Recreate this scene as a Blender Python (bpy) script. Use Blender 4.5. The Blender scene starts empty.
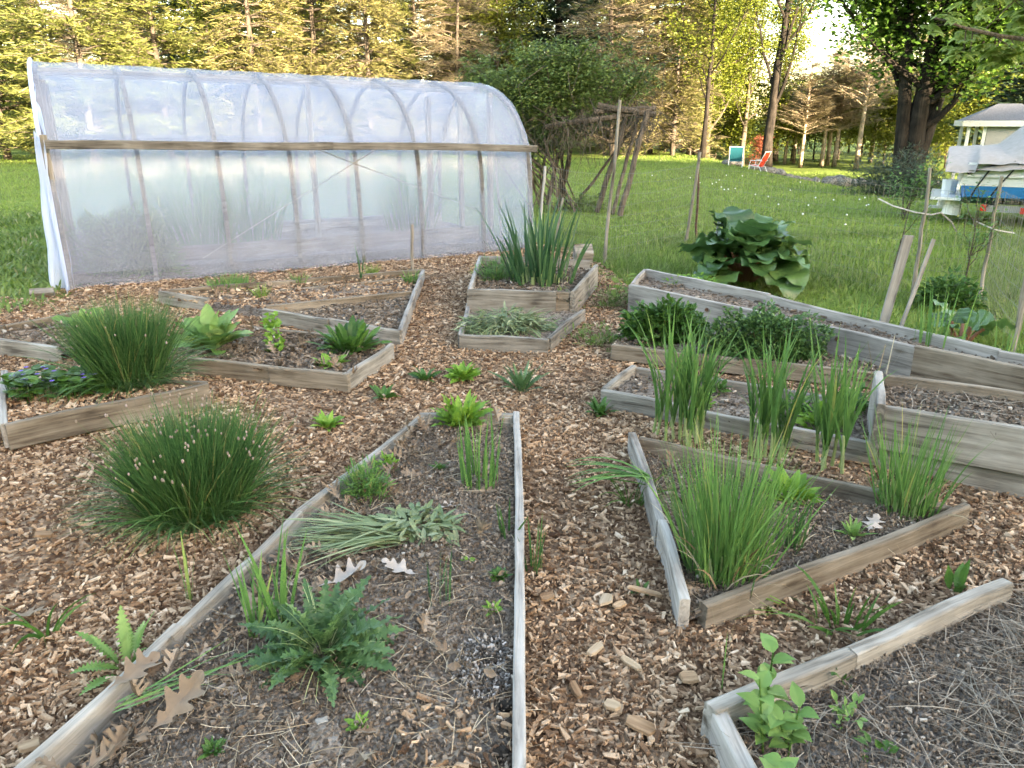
import bpy, math, random
import numpy as np
from mathutils import Vector, Matrix, Euler

R = math.radians
rng = np.random.default_rng(11)
random.seed(5)
scene = bpy.context.scene
COL = scene.collection

# ------------------------------------------------------------------ camera
W_, H_ = 1024, 768
F_ = 769.0
PITCH = R(19.1)
CAMH = 1.6
cd = bpy.data.cameras.new('camera'); cam = bpy.data.objects.new('camera', cd); COL.objects.link(cam)
cam.location = (0, 0, CAMH); cam.rotation_euler = (R(90) - PITCH, 0, 0)
cd.sensor_width = 36; cd.lens = 36 * F_ / W_; cd.clip_end = 2000; cd.clip_start = 0.05
scene.camera = cam

def gp(px, py, z=0.0):
    u = (px - 512) / F_; v = (py - 384) / F_
    d = Vector((u, math.cos(PITCH) - v * math.sin(PITCH), -math.sin(PITCH) - v * math.cos(PITCH)))
    t = (z - CAMH) / d.z
    return Vector((d.x * t, d.y * t, z))

def atY(px, Y, z=0.0):
    """ground spot at forward distance Y that is seen near column px"""
    depth = Y * math.cos(PITCH) + (CAMH - z) * math.sin(PITCH)
    return Vector(((px - 512) / F_ * depth, Y, z))

def sstep(a, b, x):
    t = np.clip((x - a) / (b - a), 0, 1); return t * t * (3 - 2 * t)

def gz(x, y):
    """terrain height of the lawn"""
    x = np.asarray(x, float); y = np.asarray(y, float)
    h = -0.03 + 0.0 * x
    h = h - 0.75 * sstep(7.5, 12.0, x) * sstep(13, 20, y)
    h = h + 0.06 * np.sin(x * .35 + 1) * sstep(12, 22, y) * np.sin(y * .3)
    return h

# ------------------------------------------------------------------ mesh builder
class MB:
    def __init__(s): s.v = []; s.f = {}; s.n = 0
    def add(s, verts, faces):
        verts = np.asarray(verts, float).reshape(-1, 3)
        for fa in (faces if isinstance(faces, list) else [faces]):
            fa = np.asarray(fa, int)
            if fa.size == 0: continue
            s.f.setdefault(fa.shape[1], []).append(fa + s.n)
        s.v.append(verts); s.n += len(verts); return s
    def box(s, x0, x1, y0, y1, z0, z1):
        v = [(x0,y0,z0),(x1,y0,z0),(x1,y1,z0),(x0,y1,z0),(x0,y0,z1),(x1,y0,z1),(x1,y1,z1),(x0,y1,z1)]
        return s.add(v, [[(0,3,2,1),(4,5,6,7),(0,1,5,4),(1,2,6,5),(2,3,7,6),(3,0,4,7)]])
    def tube(s, pts, r0, r1=None, sides=6, cap=True, jit=0.0):
        P = np.array([tuple(p) for p in pts], float); n = len(P)
        r1 = r0 if r1 is None else r1
        rad = np.linspace(r0, r1, n) if np.isscalar(r0) else np.asarray(r0, float)
        T = np.gradient(P, axis=0); T /= np.linalg.norm(T, axis=1)[:, None] + 1e-9
        ref = np.array([0.31, 0.17, 0.93]) if abs(T[0][2]) < .8 else np.array([0.93, 0.2, 0.31])
        A = np.cross(T, ref); A /= np.linalg.norm(A, axis=1)[:, None] + 1e-9
        B = np.cross(T, A)
        th = np.arange(sides) * 2 * math.pi / sides
        rr = rad[:, None] * (1 + jit * rng.uniform(-1, 1, (n, sides)))
        V = P[:, None, :] + rr[..., None] * (np.cos(th)[None, :, None] * A[:, None, :] + np.sin(th)[None, :, None] * B[:, None, :])
        i = np.arange(n - 1)[:, None] * sides; j = np.arange(sides)[None, :]; k = (j + 1) % sides
        q = np.stack([i + j, i + k, i + sides + k, i + sides + j], -1).reshape(-1, 4)
        fs = [q]
        if cap:
            fs += [np.arange(sides)[::-1][None, :], (np.arange(sides) + (n - 1) * sides)[None, :]]
        return s.add(V, fs)
    def ball(s, c, r, sq=(1, 1, 1), seg=8, rings=6, jit=0.0):
        th = np.linspace(0, math.pi, rings + 1)[1:-1]; ph = np.arange(seg) * 2 * math.pi / seg
        V = [(0, 0, 1)] + [(math.sin(a) * math.cos(b), math.sin(a) * math.sin(b), math.cos(a)) for a in th for b in ph] + [(0, 0, -1)]
        V = np.array(V); V = V * (1 + jit * rng.uniform(-1, 1, (len(V), 1))) * r * np.array(sq) + np.array(tuple(c))
        q = []; t = []
        nr = len(th)
        for i in range(nr - 1):
            for j in range(seg):
                k = (j + 1) % seg
                q.append((1 + i * seg + j, 1 + (i + 1) * seg + j, 1 + (i + 1) * seg + k, 1 + i * seg + k))
        for j in range(seg):
            k = (j + 1) % seg
            t.append((0, 1 + j, 1 + k)); t.append((len(V) - 1, 1 + (nr - 1) * seg + k, 1 + (nr - 1) * seg + j))
        return s.add(V, [np.array(q), np.array(t)])
    def mesh(s, name, mat, smooth=False):
        me = bpy.data.meshes.new(name)
        V = np.concatenate(s.v) if s.v else np.zeros((0, 3))
        loops = []; starts = []; c = 0
        for k, fl in s.f.items():
            fa = np.concatenate(fl); loops.append(fa.ravel())
            starts.append(c + np.arange(len(fa)) * k); c += fa.size
        loops = np.concatenate(loops); starts = np.concatenate(starts)
        me.vertices.add(len(V)); me.vertices.foreach_set('co', V.astype(np.float32).ravel())
        me.loops.add(len(loops)); me.loops.foreach_set('vertex_index', loops.astype(np.int32))
        me.polygons.add(len(starts)); me.polygons.foreach_set('loop_start', starts.astype(np.int32))
        me.polygons.foreach_set('use_smooth', np.full(len(starts), smooth, dtype=bool))
        me.update(calc_edges=True); me.validate()
        if mat: me.materials.append(mat)
        return me
    def build(s, name, mat, parent=None, loc=None, smooth=False):
        o = bpy.data.objects.new(name, s.mesh(name, mat, smooth)); COL.objects.link(o)
        if parent: o.parent = parent
        if loc is not None: o.location = loc
        return o

def soften(o, lv=1):
    m = o.modifiers.new('soften', 'SUBSURF'); m.levels = lv; m.render_levels = lv; return o

def tag(o, label=None, cat=None, group=None, kind=None):
    if label: o['label'] = label
    if cat: o['category'] = cat
    if group: o['group'] = group
    if kind: o['kind'] = kind
    return o
def thing(name, label, cat, loc=(0, 0, 0), rz=0.0, group=None):
    o = bpy.data.objects.new(name, None); COL.objects.link(o)
    o.empty_display_size = .1; o.location = loc; o.rotation_euler = (0, 0, rz)
    return tag(o, label, cat, group)
def copy_tree(o, parent=None):
    c = o.copy(); COL.objects.link(c)
    if parent: c.parent = parent
    for ch in list(o.children): copy_tree(ch, c)
    return c

def A(x, n): return np.full(n, x, float) if np.isscalar(x) else np.asarray(x, float)
def U(a, b, n): return rng.uniform(a, b, n)

def strips(mb, base, az, l0, l1, L, W, prof, fold=None, tw=0.0, bend=1.0, wave=0.0, wf=9.0, daz=0.0):
    base = np.asarray(base, float).reshape(-1, 3); N = len(base)
    az, l0, l1, L, W, tw, daz = [A(q, N) for q in (az, l0, l1, L, W, tw, daz)]
    prof = np.asarray(prof, float); K = prof.shape[-1] - 1
    t = np.linspace(0, 1, K + 1)
    lean = l0[:, None] + (l1 - l0)[:, None] * t ** bend
    a = az[:, None] + daz[:, None] * t
    T = np.stack([np.sin(lean) * np.cos(a), np.sin(lean) * np.sin(a), np.cos(lean)], -1)
    step = (T[:, 1:] + T[:, :-1]) / 2 * (L / K)[:, None, None]
    P = base[:, None, :] + np.concatenate([np.zeros((N, 1, 3)), np.cumsum(step, 1)], 1)
    S = np.stack([-np.sin(a), np.cos(a), np.zeros_like(a)], -1)
    Nn = np.cross(T, S)
    ct, st = np.cos(tw)[:, None, None], np.sin(tw)[:, None, None]
    S, Nn = S * ct + Nn * st, Nn * ct - S * st
    w = (W[:, None] * prof / 2)[..., None]
    idx = np.arange(N)[:, None, None]
    if fold is None:
        V = np.stack([P - S * w, P + S * w], 2)          # N,K+1,2,3
        k = np.arange(K)[None, :, None]
        b = idx * (K + 1) * 2 + k * 2
        F = (b + np.array([0, 1, 3, 2])[None, None, :]).reshape(-1, 4)
    else:
        c, s_ = math.cos(fold), math.sin(fold)
        ph = U(0, 6.28, N)[:, None, None]
        wl = Nn * w * wave * np.sin(ph + t[None, :, None] * wf); wr = Nn * w * wave * np.sin(ph * 1.7 + 1 + t[None, :, None] * wf * 1.13)
        V = np.stack([P - S * w * c + Nn * w * s_ + wl, P, P + S * w * c + Nn * w * s_ + wr], 2)
        k = np.arange(K)[None, :, None]
        b = idx * (K + 1) * 3 + k * 3
        F = np.concatenate([(b + np.array([0, 1, 4, 3])).reshape(-1, 4), (b + np.array([1, 2, 5, 4])).reshape(-1, 4)])
    mb.add(V.reshape(-1, 3), F); return mb

BLADE = [1, .96, .88, .68, .06]
BLADE6 = [.8, 1, .97, .9, .74, .48, .05]
OVATE = [.12, .72, 1, .92, .58, .04]
LANCE = [.25, .7, 1, .9, .6, .04]
JAG = [.1, .14, .1] + [round(math.sin(.35 + 2.45 * k / 22) * (1.0 if k % 2 else .42), 3) for k in range(23)] + [.2, .03]
OAK = [.05, .06, .1, .3, .42, .2, .16, .5, .8, .62, .24, .3, .85, 1.0, .7, .28, .36, .75, .8, .42, .2, .3, .34, .2, .04]
DIAM = [.05, 1, .05]

def disc(n, r, z=0.0, pw=.5):
    a = U(0, 6.2832, n); q = r * U(0, 1, n) ** pw
    return np.stack([q * np.cos(a), q * np.sin(a), np.full(n, z)], 1), a

# ------------------------------------------------------------------ materials
def newmat(name):
    m = bpy.data.materials.new(name); m.use_nodes = True
    nt = m.node_tree
    for n in list(nt.nodes): nt.nodes.remove(n)
    out = nt.nodes.new('ShaderNodeOutputMaterial')
    return m, nt, out
def N(nt, t, **kw):
    n = nt.nodes.new(t)
    for k, v in kw.items():
        if k in n.inputs: n.inputs[k].default_value = v
        else: setattr(n, k, v)
    return n
def ramp(nt, stops, fac=None, interp='LINEAR'):
    n = nt.nodes.new('ShaderNodeValToRGB'); cr = n.color_ramp; cr.interpolation = interp
    while len(cr.elements) > 1: cr.elements.remove(cr.elements[-1])
    cr.elements[0].position = stops[0][0]; cr.elements[0].color = (*stops[0][1], 1)
    for p, c in stops[1:]:
        e = cr.elements.new(p); e.color = (*c, 1)
    if fac is not None: nt.links.new(fac, n.inputs['Fac'])
    return n
def lk(nt, a, b): nt.links.new(a, b)

def leaf_mat(name, stops, trans=.3, rough=.5, spec=.3):
    m, nt, out = newmat(name)
    g = N(nt, 'ShaderNodeNewGeometry')
    r = ramp(nt, stops, g.outputs['Random Per Island'])
    tc = N(nt, 'ShaderNodeTexCoord')
    nz = N(nt, 'ShaderNodeTexNoise', Scale=23.0); lk(nt, tc.outputs['Object'], nz.inputs['Vector'])
    hs = N(nt, 'ShaderNodeHueSaturation'); lk(nt, r.outputs[0], hs.inputs['Color'])
    mr = N(nt, 'ShaderNodeMapRange'); mr.inputs['To Min'].default_value = .7; mr.inputs['To Max'].default_value = 1.3
    lk(nt, nz.outputs['Fac'], mr.inputs['Value']); lk(nt, mr.outputs[0], hs.inputs['Value'])
    p = N(nt, 'ShaderNodeBsdfPrincipled', Roughness=rough); p.inputs['Specular IOR Level'].default_value = spec
    lk(nt, hs.outputs[0], p.inputs['Base Color'])
    if trans > 0:
        t = N(nt, 'ShaderNodeBsdfTranslucent'); lk(nt, hs.outputs[0], t.inputs['Color'])
        mx = N(nt, 'ShaderNodeMixShader'); mx.inputs[0].default_value = trans
        lk(nt, p.outputs[0], mx.inputs[1]); lk(nt, t.outputs[0], mx.inputs[2]); lk(nt, mx.outputs[0], out.inputs['Surface'])
    else: lk(nt, p.outputs[0], out.inputs['Surface'])
    return m

def wood_mat(name, lo, mid, hi, grain=1.0, bump=.4, axis='X'):
    m, nt, out = newmat(name)
    tc = N(nt, 'ShaderNodeTexCoord'); oi = N(nt, 'ShaderNodeObjectInfo')
    mp = N(nt, 'ShaderNodeMapping')
    mp.inputs['Scale'].default_value = {'X': (2.2, 38, 38), 'Z': (38, 38, 2.2)}[axis]
    off = N(nt, 'ShaderNodeVectorMath', operation='ADD')
    mul = N(nt, 'ShaderNodeMath', operation='MULTIPLY'); mul.inputs[1].default_value = 31.0
    lk(nt, oi.outputs['Random'], mul.inputs[0]); lk(nt, tc.outputs['Object'], off.inputs[0]); lk(nt, mul.outputs[0], off.inputs[1])
    lk(nt, off.outputs[0], mp.inputs['Vector'])
    n1 = N(nt, 'ShaderNodeTexNoise', Scale=grain, Detail=6.0, Roughness=.65, Distortion=.6); lk(nt, mp.outputs[0], n1.inputs['Vector'])
    n2 = N(nt, 'ShaderNodeTexNoise', Scale=3.5, Detail=4.0); lk(nt, off.outputs[0], n2.inputs['Vector'])
    mixf = N(nt, 'ShaderNodeMath', operation='MULTIPLY_ADD'); mixf.inputs[1].default_value = .65
    lk(nt, n1.outputs['Fac'], mixf.inputs[0])
    s2 = N(nt, 'ShaderNodeMath', operation='MULTIPLY'); s2.inputs[1].default_value = .38; lk(nt, n2.outputs['Fac'], s2.inputs[0])
    lk(nt, s2.outputs[0], mixf.inputs[2])
    r = ramp(nt, [(.38, lo), (.5, mid), (.64, hi)], mixf.outputs[0])
    # dark knots and checks
    vo = N(nt, 'ShaderNodeTexVoronoi', Scale=1.0); mp2 = N(nt, 'ShaderNodeMapping'); mp2.inputs['Scale'].default_value = (2.3, 9, 9) if axis == 'X' else (9, 9, 2.3)
    lk(nt, off.outputs[0], mp2.inputs['Vector']); lk(nt, mp2.outputs[0], vo.inputs['Vector'])
    kr = ramp(nt, [(.05, (.35, .3, .25)), (.16, (1, 1, 1))], vo.outputs['Distance'])
    mu = N(nt, 'ShaderNodeMix', data_type='RGBA', blend_type='MULTIPLY'); mu.inputs[0].default_value = .8
    lk(nt, r.outputs[0], mu.inputs[6]); lk(nt, kr.outputs[0], mu.inputs[7])
    hs = N(nt, 'ShaderNodeHueSaturation'); lk(nt, mu.outputs[2], hs.inputs['Color'])
    mr = N(nt, 'ShaderNodeMapRange'); mr.inputs['To Min'].default_value = .8; mr.inputs['To Max'].default_value = 1.15
    lk(nt, oi.outputs['Random'], mr.inputs['Value']); lk(nt, mr.outputs[0], hs.inputs['Value'])
    p = N(nt, 'ShaderNodeBsdfPrincipled', Roughness=.85); p.inputs['Specular IOR Level'].default_value = .15
    lk(nt, hs.outputs[0], p.inputs['Base Color'])
    b = N(nt, 'ShaderNodeBump', Strength=bump, Distance=.006); lk(nt, n1.outputs['Fac'], b.inputs['Height']); lk(nt, b.outputs[0], p.inputs['Normal'])
    lk(nt, p.outputs[0], out.inputs['Surface']); return m

def plain(name, c, rough=.5, metal=0.0, spec=.4, noise=.0, nscale=8.0):
    m, nt, out = newmat(name)
    p = N(nt, 'ShaderNodeBsdfPrincipled', Roughness=rough, Metallic=metal); p.inputs['Specular IOR Level'].default_value = spec
    tc = N(nt, 'ShaderNodeTexCoord'); nz = N(nt, 'ShaderNodeTexNoise', Scale=nscale, Detail=5.0); lk(nt, tc.outputs['Object'], nz.inputs['Vector'])
    k = max(noise, .06)
    r = ramp(nt, [(.3, tuple(x * (1 - k) for x in c)), (.7, tuple(min(1, x * (1 + k)) for x in c))], nz.outputs['Fac'])
    lk(nt, r.outputs[0], p.inputs['Base Color'])
    b = N(nt, 'ShaderNodeBump', Strength=.15, Distance=.01); lk(nt, nz.outputs['Fac'], b.inputs['Height']); lk(nt, b.outputs[0], p.inputs['Normal'])
    lk(nt, p.outputs[0], out.inputs['Surface']); return m

def earth_mat(name, stops, vs=60.0, bump=.8, big=2.0, bigmul=(.7, 1.25), dist=.015):
    m, nt, out = newmat(name)
    tc = N(nt, 'ShaderNodeTexCoord')
    vo = N(nt, 'ShaderNodeTexVoronoi', Scale=vs); lk(nt, tc.outputs['Object'], vo.inputs['Vector'])
    nd = N(nt, 'ShaderNodeTexNoise', Scale=vs * .45, Detail=6.0, Roughness=.7); lk(nt, tc.outputs['Object'], nd.inputs['Vector'])
    sep = N(nt, 'ShaderNodeSeparateColor'); lk(nt, vo.outputs['Color'], sep.inputs[0])
    ad = N(nt, 'ShaderNodeMath', operation='MULTIPLY_ADD'); ad.inputs[1].default_value = .45; lk(nt, sep.outputs[0], ad.inputs[0])
    s2 = N(nt, 'ShaderNodeMath', operation='MULTIPLY'); s2.inputs[1].default_value = .55; lk(nt, nd.outputs['Fac'], s2.inputs[0]); lk(nt, s2.outputs[0], ad.inputs[2])
    r = ramp(nt, stops, ad.outputs[0])
    nb = N(nt, 'ShaderNodeTexNoise', Scale=big, Detail=4.0); lk(nt, tc.outputs['Object'], nb.inputs['Vector'])
    mr = N(nt, 'ShaderNodeMapRange'); mr.inputs['From Min'].default_value = .3; mr.inputs['From Max'].default_value = .7
    mr.inputs['To Min'].default_value, mr.inputs['To Max'].default_value = bigmul; lk(nt, nb.outputs['Fac'], mr.inputs['Value'])
    hs = N(nt, 'ShaderNodeHueSaturation'); lk(nt, r.outputs[0], hs.inputs['Color']); lk(nt, mr.outputs[0], hs.inputs['Value'])
    p = N(nt, 'ShaderNodeBsdfPrincipled', Roughness=.95); p.inputs['Specular IOR Level'].default_value = .1
    lk(nt, hs.outputs[0], p.inputs['Base Color'])
    hsum = N(nt, 'ShaderNodeMath', operation='SUBTRACT'); lk(nt, nd.outputs['Fac'], hsum.inputs[0]); lk(nt, vo.outputs['Distance'], hsum.inputs[1])
    b = N(nt, 'ShaderNodeBump', Strength=bump, Distance=dist); lk(nt, hsum.outputs[0], b.inputs['Height']); lk(nt, b.outputs[0], p.inputs['Normal'])
    lk(nt, p.outputs[0], out.inputs['Surface']); return m

def chip_mat(name, stops):
    m, nt, out = newmat(name)
    g = N(nt, 'ShaderNodeNewGeometry'); r = ramp(nt, stops, g.outputs['Random Per Island'])
    tc = N(nt, 'ShaderNodeTexCoord'); nz = N(nt, 'ShaderNodeTexNoise', Scale=90.0, Detail=4.0); lk(nt, tc.outputs['Object'], nz.inputs['Vector'])
    mr = N(nt, 'ShaderNodeMapRange'); mr.inputs['To Min'].default_value = .6; mr.inputs['To Max'].default_value = 1.35; lk(nt, nz.outputs['Fac'], mr.inputs['Value'])
    hs = N(nt, 'ShaderNodeHueSaturation'); lk(nt, r.outputs[0], hs.inputs['Color']); lk(nt, mr.outputs[0], hs.inputs['Value'])
    p = N(nt, 'ShaderNodeBsdfPrincipled', Roughness=.9); p.inputs['Specular IOR Level'].default_value = .12
    lk(nt, hs.outputs[0], p.inputs['Base Color'])
    b = N(nt, 'ShaderNodeBump', Strength=.5, Distance=.003); lk(nt, nz.outputs['Fac'], b.inputs['Height']); lk(nt, b.outputs[0], p.inputs['Normal'])
    lk(nt, p.outputs[0], out.inputs['Surface']); return m

def film_mat(name, op=.42, tint=(.9, .93, .97)):
    m, nt, out = newmat(name)
    tr = N(nt, 'ShaderNodeBsdfTransparent'); tr.inputs['Color'].default_value = (*tint, 1)
    df = N(nt, 'ShaderNodeBsdfDiffuse'); df.inputs['Color'].default_value = (.76, .81, .98, 1)
    tl = N(nt, 'ShaderNodeBsdfTranslucent'); tl.inputs['Color'].default_value = (.76, .82, .98, 1)
    gl = N(nt, 'ShaderNodeBsdfGlossy', Roughness=.13); gl.inputs['Color'].default_value = (.9, .9, .95, 1)
    tc = N(nt, 'ShaderNodeTexCoord')
    nz = N(nt, 'ShaderNodeTexNoise', Scale=1.7, Detail=5.0, Distortion=.8); lk(nt, tc.outputs['Object'], nz.inputs['Vector'])
    mpw = N(nt, 'ShaderNodeMapping'); mpw.inputs['Rotation'].default_value = (.3, .5, .6); mpw.inputs['Scale'].default_value = (9, 1.2, 2)
    lk(nt, tc.outputs['Object'], mpw.inputs['Vector'])
    wv = N(nt, 'ShaderNodeTexNoise', Scale=1.3, Detail=3.0, Distortion=.4); lk(nt, mpw.outputs[0], wv.inputs['Vector'])
    b = N(nt, 'ShaderNodeBump', Strength=.3, Distance=.03); lk(nt, wv.outputs['Fac'], b.inputs['Height'])
    lk(nt, b.outputs[0], gl.inputs['Normal']); lk(nt, b.outputs[0], df.inputs['Normal'])
    m1 = N(nt, 'ShaderNodeMixShader'); m1.inputs[0].default_value = .35; lk(nt, df.outputs[0], m1.inputs[1]); lk(nt, tl.outputs[0], m1.inputs[2])
    mr = N(nt, 'ShaderNodeMapRange'); mr.inputs['To Min'].default_value = op * .98; mr.inputs['To Max'].default_value = op * 1.02; lk(nt, nz.outputs['Fac'], mr.inputs['Value'])
    m2 = N(nt, 'ShaderNodeMixShader'); lk(nt, mr.outputs[0], m2.inputs[0]); lk(nt, tr.outputs[0], m2.inputs[1]); lk(nt, m1.outputs[0], m2.inputs[2])
    lw = N(nt, 'ShaderNodeLayerWeight', Blend=.25); lm = N(nt, 'ShaderNodeMath', operation='MULTIPLY_ADD'); lm.inputs[1].default_value = .07; lm.inputs[2].default_value = .008
    lk(nt, lw.outputs['Fresnel'], lm.inputs[0])
    m3 = N(nt, 'ShaderNodeMixShader'); lk(nt, lm.outputs[0], m3.inputs[0]); lk(nt, m2.outputs[0], m3.inputs[1]); lk(nt, gl.outputs[0], m3.inputs[2])
    lk(nt, m3.outputs[0], out.inputs['Surface']); return m

M = {}
M['board_grey'] = wood_mat('weathered_grey_wood', (.085, .074, .062), (.21, .188, .16), (.34, .315, .28))
M['board_brown'] = wood_mat('weathered_brown_wood', (.065, .05, .037), (.165, .133, .1), (.27, .228, .18))
M['board_pale'] = wood_mat('silvered_pale_wood', (.13, .116, .103), (.26, .236, .212), (.37, .345, .315))
M['rib_wood'] = wood_mat('grey_rib_wood', (.06, .054, .05), (.13, .12, .11), (.2, .185, .17)); M['board_dark'] = wood_mat('dark_weathered_wood', (.05, .043, .036), (.14, .124, .104), (.25, .226, .195))
M['stake'] = wood_mat('stake_wood', (.10, .085, .065), (.22, .19, .15), (.36, .32, .27), axis='Z')
M['stake_pale'] = wood_mat('pale_stake_wood', (.22, .21, .19), (.42, .40, .37), (.55, .53, .5), axis='Z')
M['bark'] = wood_mat('dark_bark', (.007, .0055, .0045), (.018, .0145, .0115), (.042, .034, .027), grain=.6, bump=1.0, axis='Z')
M['bark_mid'] = wood_mat('grey_brown_bark', (.035, .028, .022), (.085, .068, .052), (.15, .12, .095), grain=.6, bump=1.0, axis='Z')
M['bark_pale'] = wood_mat('pale_pine_bark', (.16, .12, .085), (.32, .25, .18), (.5, .42, .32), grain=.6, bump=.8, axis='Z')
M['rust'] = plain('rusty_steel', (.1, .055, .035), .8, .3, noise=.4, nscale=30)
M['wire'] = plain('galvanised_wire', (.2, .2, .19), .6, .5)
M['film'] = film_mat('greenhouse_film', op=.212)
M['film_haze'] = film_mat('haze_layer_film', op=.13)
M['film_thick'] = film_mat('folded_film', op=.66, tint=(.9, .91, .93))
M['soil'] = earth_mat('garden_soil', [(.25, (.09, .068, .052)), (.45, (.17, .133, .105)), (.62, (.25, .202, .164)), (.8, (.33, .28, .24))], 75.0, 1.0)
M['soil_grey'] = earth_mat('ash_grey_soil', [(.25, (.08, .066, .055)), (.45, (.155, .133, .115)), (.62, (.235, .207, .182)), (.8, (.32, .29, .26))], 75.0, 1.0)
M['mulch'] = earth_mat('wood_chip_bed', [(.22, (.06, .033, .02)), (.42, (.125, .074, .046)), (.55, (.21, .134, .084)), (.68, (.32, .218, .144)), (.82, (.43, .31, .215))], 55.0, 1.0, big=1.6, bigmul=(.75, 1.15))
M['chips'] = chip_mat('wood_chips', [(0, (.075, .041, .025)), (.2, (.14, .083, .05)), (.42, (.235, .148, .092)), (.65, (.345, .232, .15)), (.88, (.45, .325, .222)), (1, (.56, .44, .325))])
M['crumb'] = chip_mat('soil_crumbs', [(0, (.06, .045, .034)), (.5, (.13, .099, .075)), (.8, (.2, .157, .12)), (.95, (.25, .2, .16)), (1, (.42, .37, .31))])
M['ash'] = chip_mat('ash_bits', [(0, (.03, .028, .026)), (.5, (.13, .12, .11)), (1, (.4, .37, .35))])
M['straw'] = chip_mat('dry_straw', [(0, (.16, .105, .06)), (.5, (.3, .22, .14)), (1, (.48, .4, .29))])
M['bark_chip'] = wood_mat('tan_wood', (.14, .08, .045), (.27, .17, .1), (.4, .28, .18)); M['bark_chip_pale'] = wood_mat('pale_tan_wood', (.26, .18, .11), (.4, .29, .19), (.5, .39, .28))
M['hay'] = chip_mat('grey_hay', [(0, (.085, .066, .05)), (.5, (.18, .15, .118)), (1, (.31, .27, .22))])
M['dryleaf'] = leaf_mat('dry_oak_leaf', [(0, (.09, .057, .036)), (.5, (.19, .135, .092)), (1, (.31, .24, .18))], .1, .7, .2)
M['paleleaf'] = leaf_mat('bleached_oak_leaf', [(0, (.26, .215, .18)), (1, (.42, .37, .33))], .1, .7, .2)
M['lawn'] = earth_mat('lawn_ground', [(.25, (.07, .1, .024)), (.5, (.13, .185, .04)), (.75, (.18, .24, .06))], 26.0, .8, big=.6, bigmul=(.75, 1.25), dist=.04)
M['grass'] = leaf_mat('lawn_grass', [(0, (.1, .165, .028)), (.5, (.165, .25, .046)), (.9, (.23, .32, .075)), (1, (.26, .26, .12))], .35, .45)
M['meadow'] = leaf_mat('rough_grass', [(0, (.07, .13, .025)), (.6, (.125, .2, .045)), (.9, (.19, .24, .08)), (1, (.32, .28, .16))], .35, .5)
M['chive'] = leaf_mat('chive_green', [(0, (.026, .076, .024)), (.5, (.048, .122, .036)), (.92, (.085, .17, .05)), (1, (.26, .23, .09))], .2, .4)
M['bud'] = leaf_mat('chive_bud', [(0, (.2, .15, .12)), (.5, (.29, .23, .18)), (1, (.36, .27, .25))], .15, .6)
M['garlic'] = leaf_mat('garlic_green', [(0, (.065, .155, .042)), (.6, (.11, .23, .06)), (.93, (.17, .3, .08)), (1, (.42, .37, .12))], .35, .4)
M['garlic_dark'] = leaf_mat('blue_green_leaf', [(0, (.028, .075, .03)), (.6, (.05, .12, .05)), (1, (.08, .16, .06))], .3, .4)
M['stem_pale'] = leaf_mat('pale_stem', [(0, (.22, .3, .1)), (1, (.4, .43, .22))], .2, .45)
M['lime'] = leaf_mat('lime_leaf', [(0, (.1, .22, .025)), (.6, (.17, .32, .045)), (1, (.25, .38, .07))], .35, .45)
M['comfrey'] = leaf_mat('soft_green_leaf', [(0, (.1, .2, .05)), (.6, (.16, .28, .075)), (1, (.24, .34, .12))], .3, .55)
M['mid'] = leaf_mat('mid_green_leaf', [(0, (.03, .085, .015)), (.6, (.055, .135, .025)), (1, (.09, .185, .04))], .3, .45)
M['thistle'] = leaf_mat('thistle_leaf', [(0, (.035, .085, .03)), (.6, (.062, .13, .045)), (1, (.11, .19, .07))], .25, .4)
M['rhubarb'] = leaf_mat('rhubarb_leaf', [(0, (.035, .085, .026)), (.6, (.07, .15, .045)), (1, (.13, .23, .065))], .25, .33, .5)
M['oregano'] = leaf_mat('oregano_leaf', [(0, (.035, .09, .022)), (.6, (.065, .14, .04)), (1, (.11, .2, .065))], .25, .5)
M['wilted'] = leaf_mat('wilted_leaf', [(0, (.1, .15, .065)), (.6, (.17, .22, .11)), (1, (.27, .3, .18))], .2, .55)
M['violet'] = leaf_mat('violet_flower', [(0, (.12, .07, .35)), (1, (.2, .14, .5))], .2, .5)
M['rootpurple'] = plain('red_stalk', (.2, .09, .05), .5)
M['pine'] = leaf_mat('pine_needles', [(0, (.085, .105, .028)), (.5, (.165, .185, .05)), (1, (.27, .27, .09))], .3, .55)
M['spruce'] = leaf_mat('spruce_needles', [(0, (.1, .1, .034)), (.5, (.185, .175, .062)), (1, (.29, .26, .11))], .3, .6)
M['darkspruce'] = leaf_mat('dark_spruce_needles', [(0, (.012, .028, .014)), (.6, (.025, .05, .024)), (1, (.05, .08, .035))], .2, .55)
M['spring'] = leaf_mat('spring_leaves', [(0, (.07, .095, .013)), (.5, (.13, .165, .022)), (1, (.23, .25, .045))], .4, .5)
M['maple'] = leaf_mat('maple_leaves', [(0, (.035, .085, .014)), (.5, (.07, .15, .022)), (1, (.13, .22, .04))], .4, .45)
M['vine'] = leaf_mat('vine_leaves', [(0, (.05, .09, .022)), (.5, (.115, .175, .045)), (1, (.2, .27, .085))], .3, .5)
M['larch'] = leaf_mat('bare_twigs', [(0, (.15, .12, .07)), (.5, (.25, .205, .125)), (1, (.36, .3, .19))], .2, .6)
M['juniper'] = leaf_mat('juniper_needles', [(0, (.03, .045, .03)), (.6, (.06, .085, .055)), (1, (.1, .13, .09))], .2, .6)
M['young'] = leaf_mat('young_maple_leaf', [(0, (.17, .25, .05)), (.5, (.25, .34, .09)), (1, (.36, .43, .16))], .6, .45)
M['redleaf'] = leaf_mat('red_leaves', [(0, (.14, .035, .02)), (1, (.3, .09, .045))], .3, .5)
M['rock'] = earth_mat('field_stone', [(.25, (.1, .09, .08)), (.5, (.2, .19, .17)), (.8, (.34, .32, .29))], 9.0, .6, dist=.04)
M['puff'] = plain('dandelion_puff', (.75, .75, .72), .9)

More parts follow.
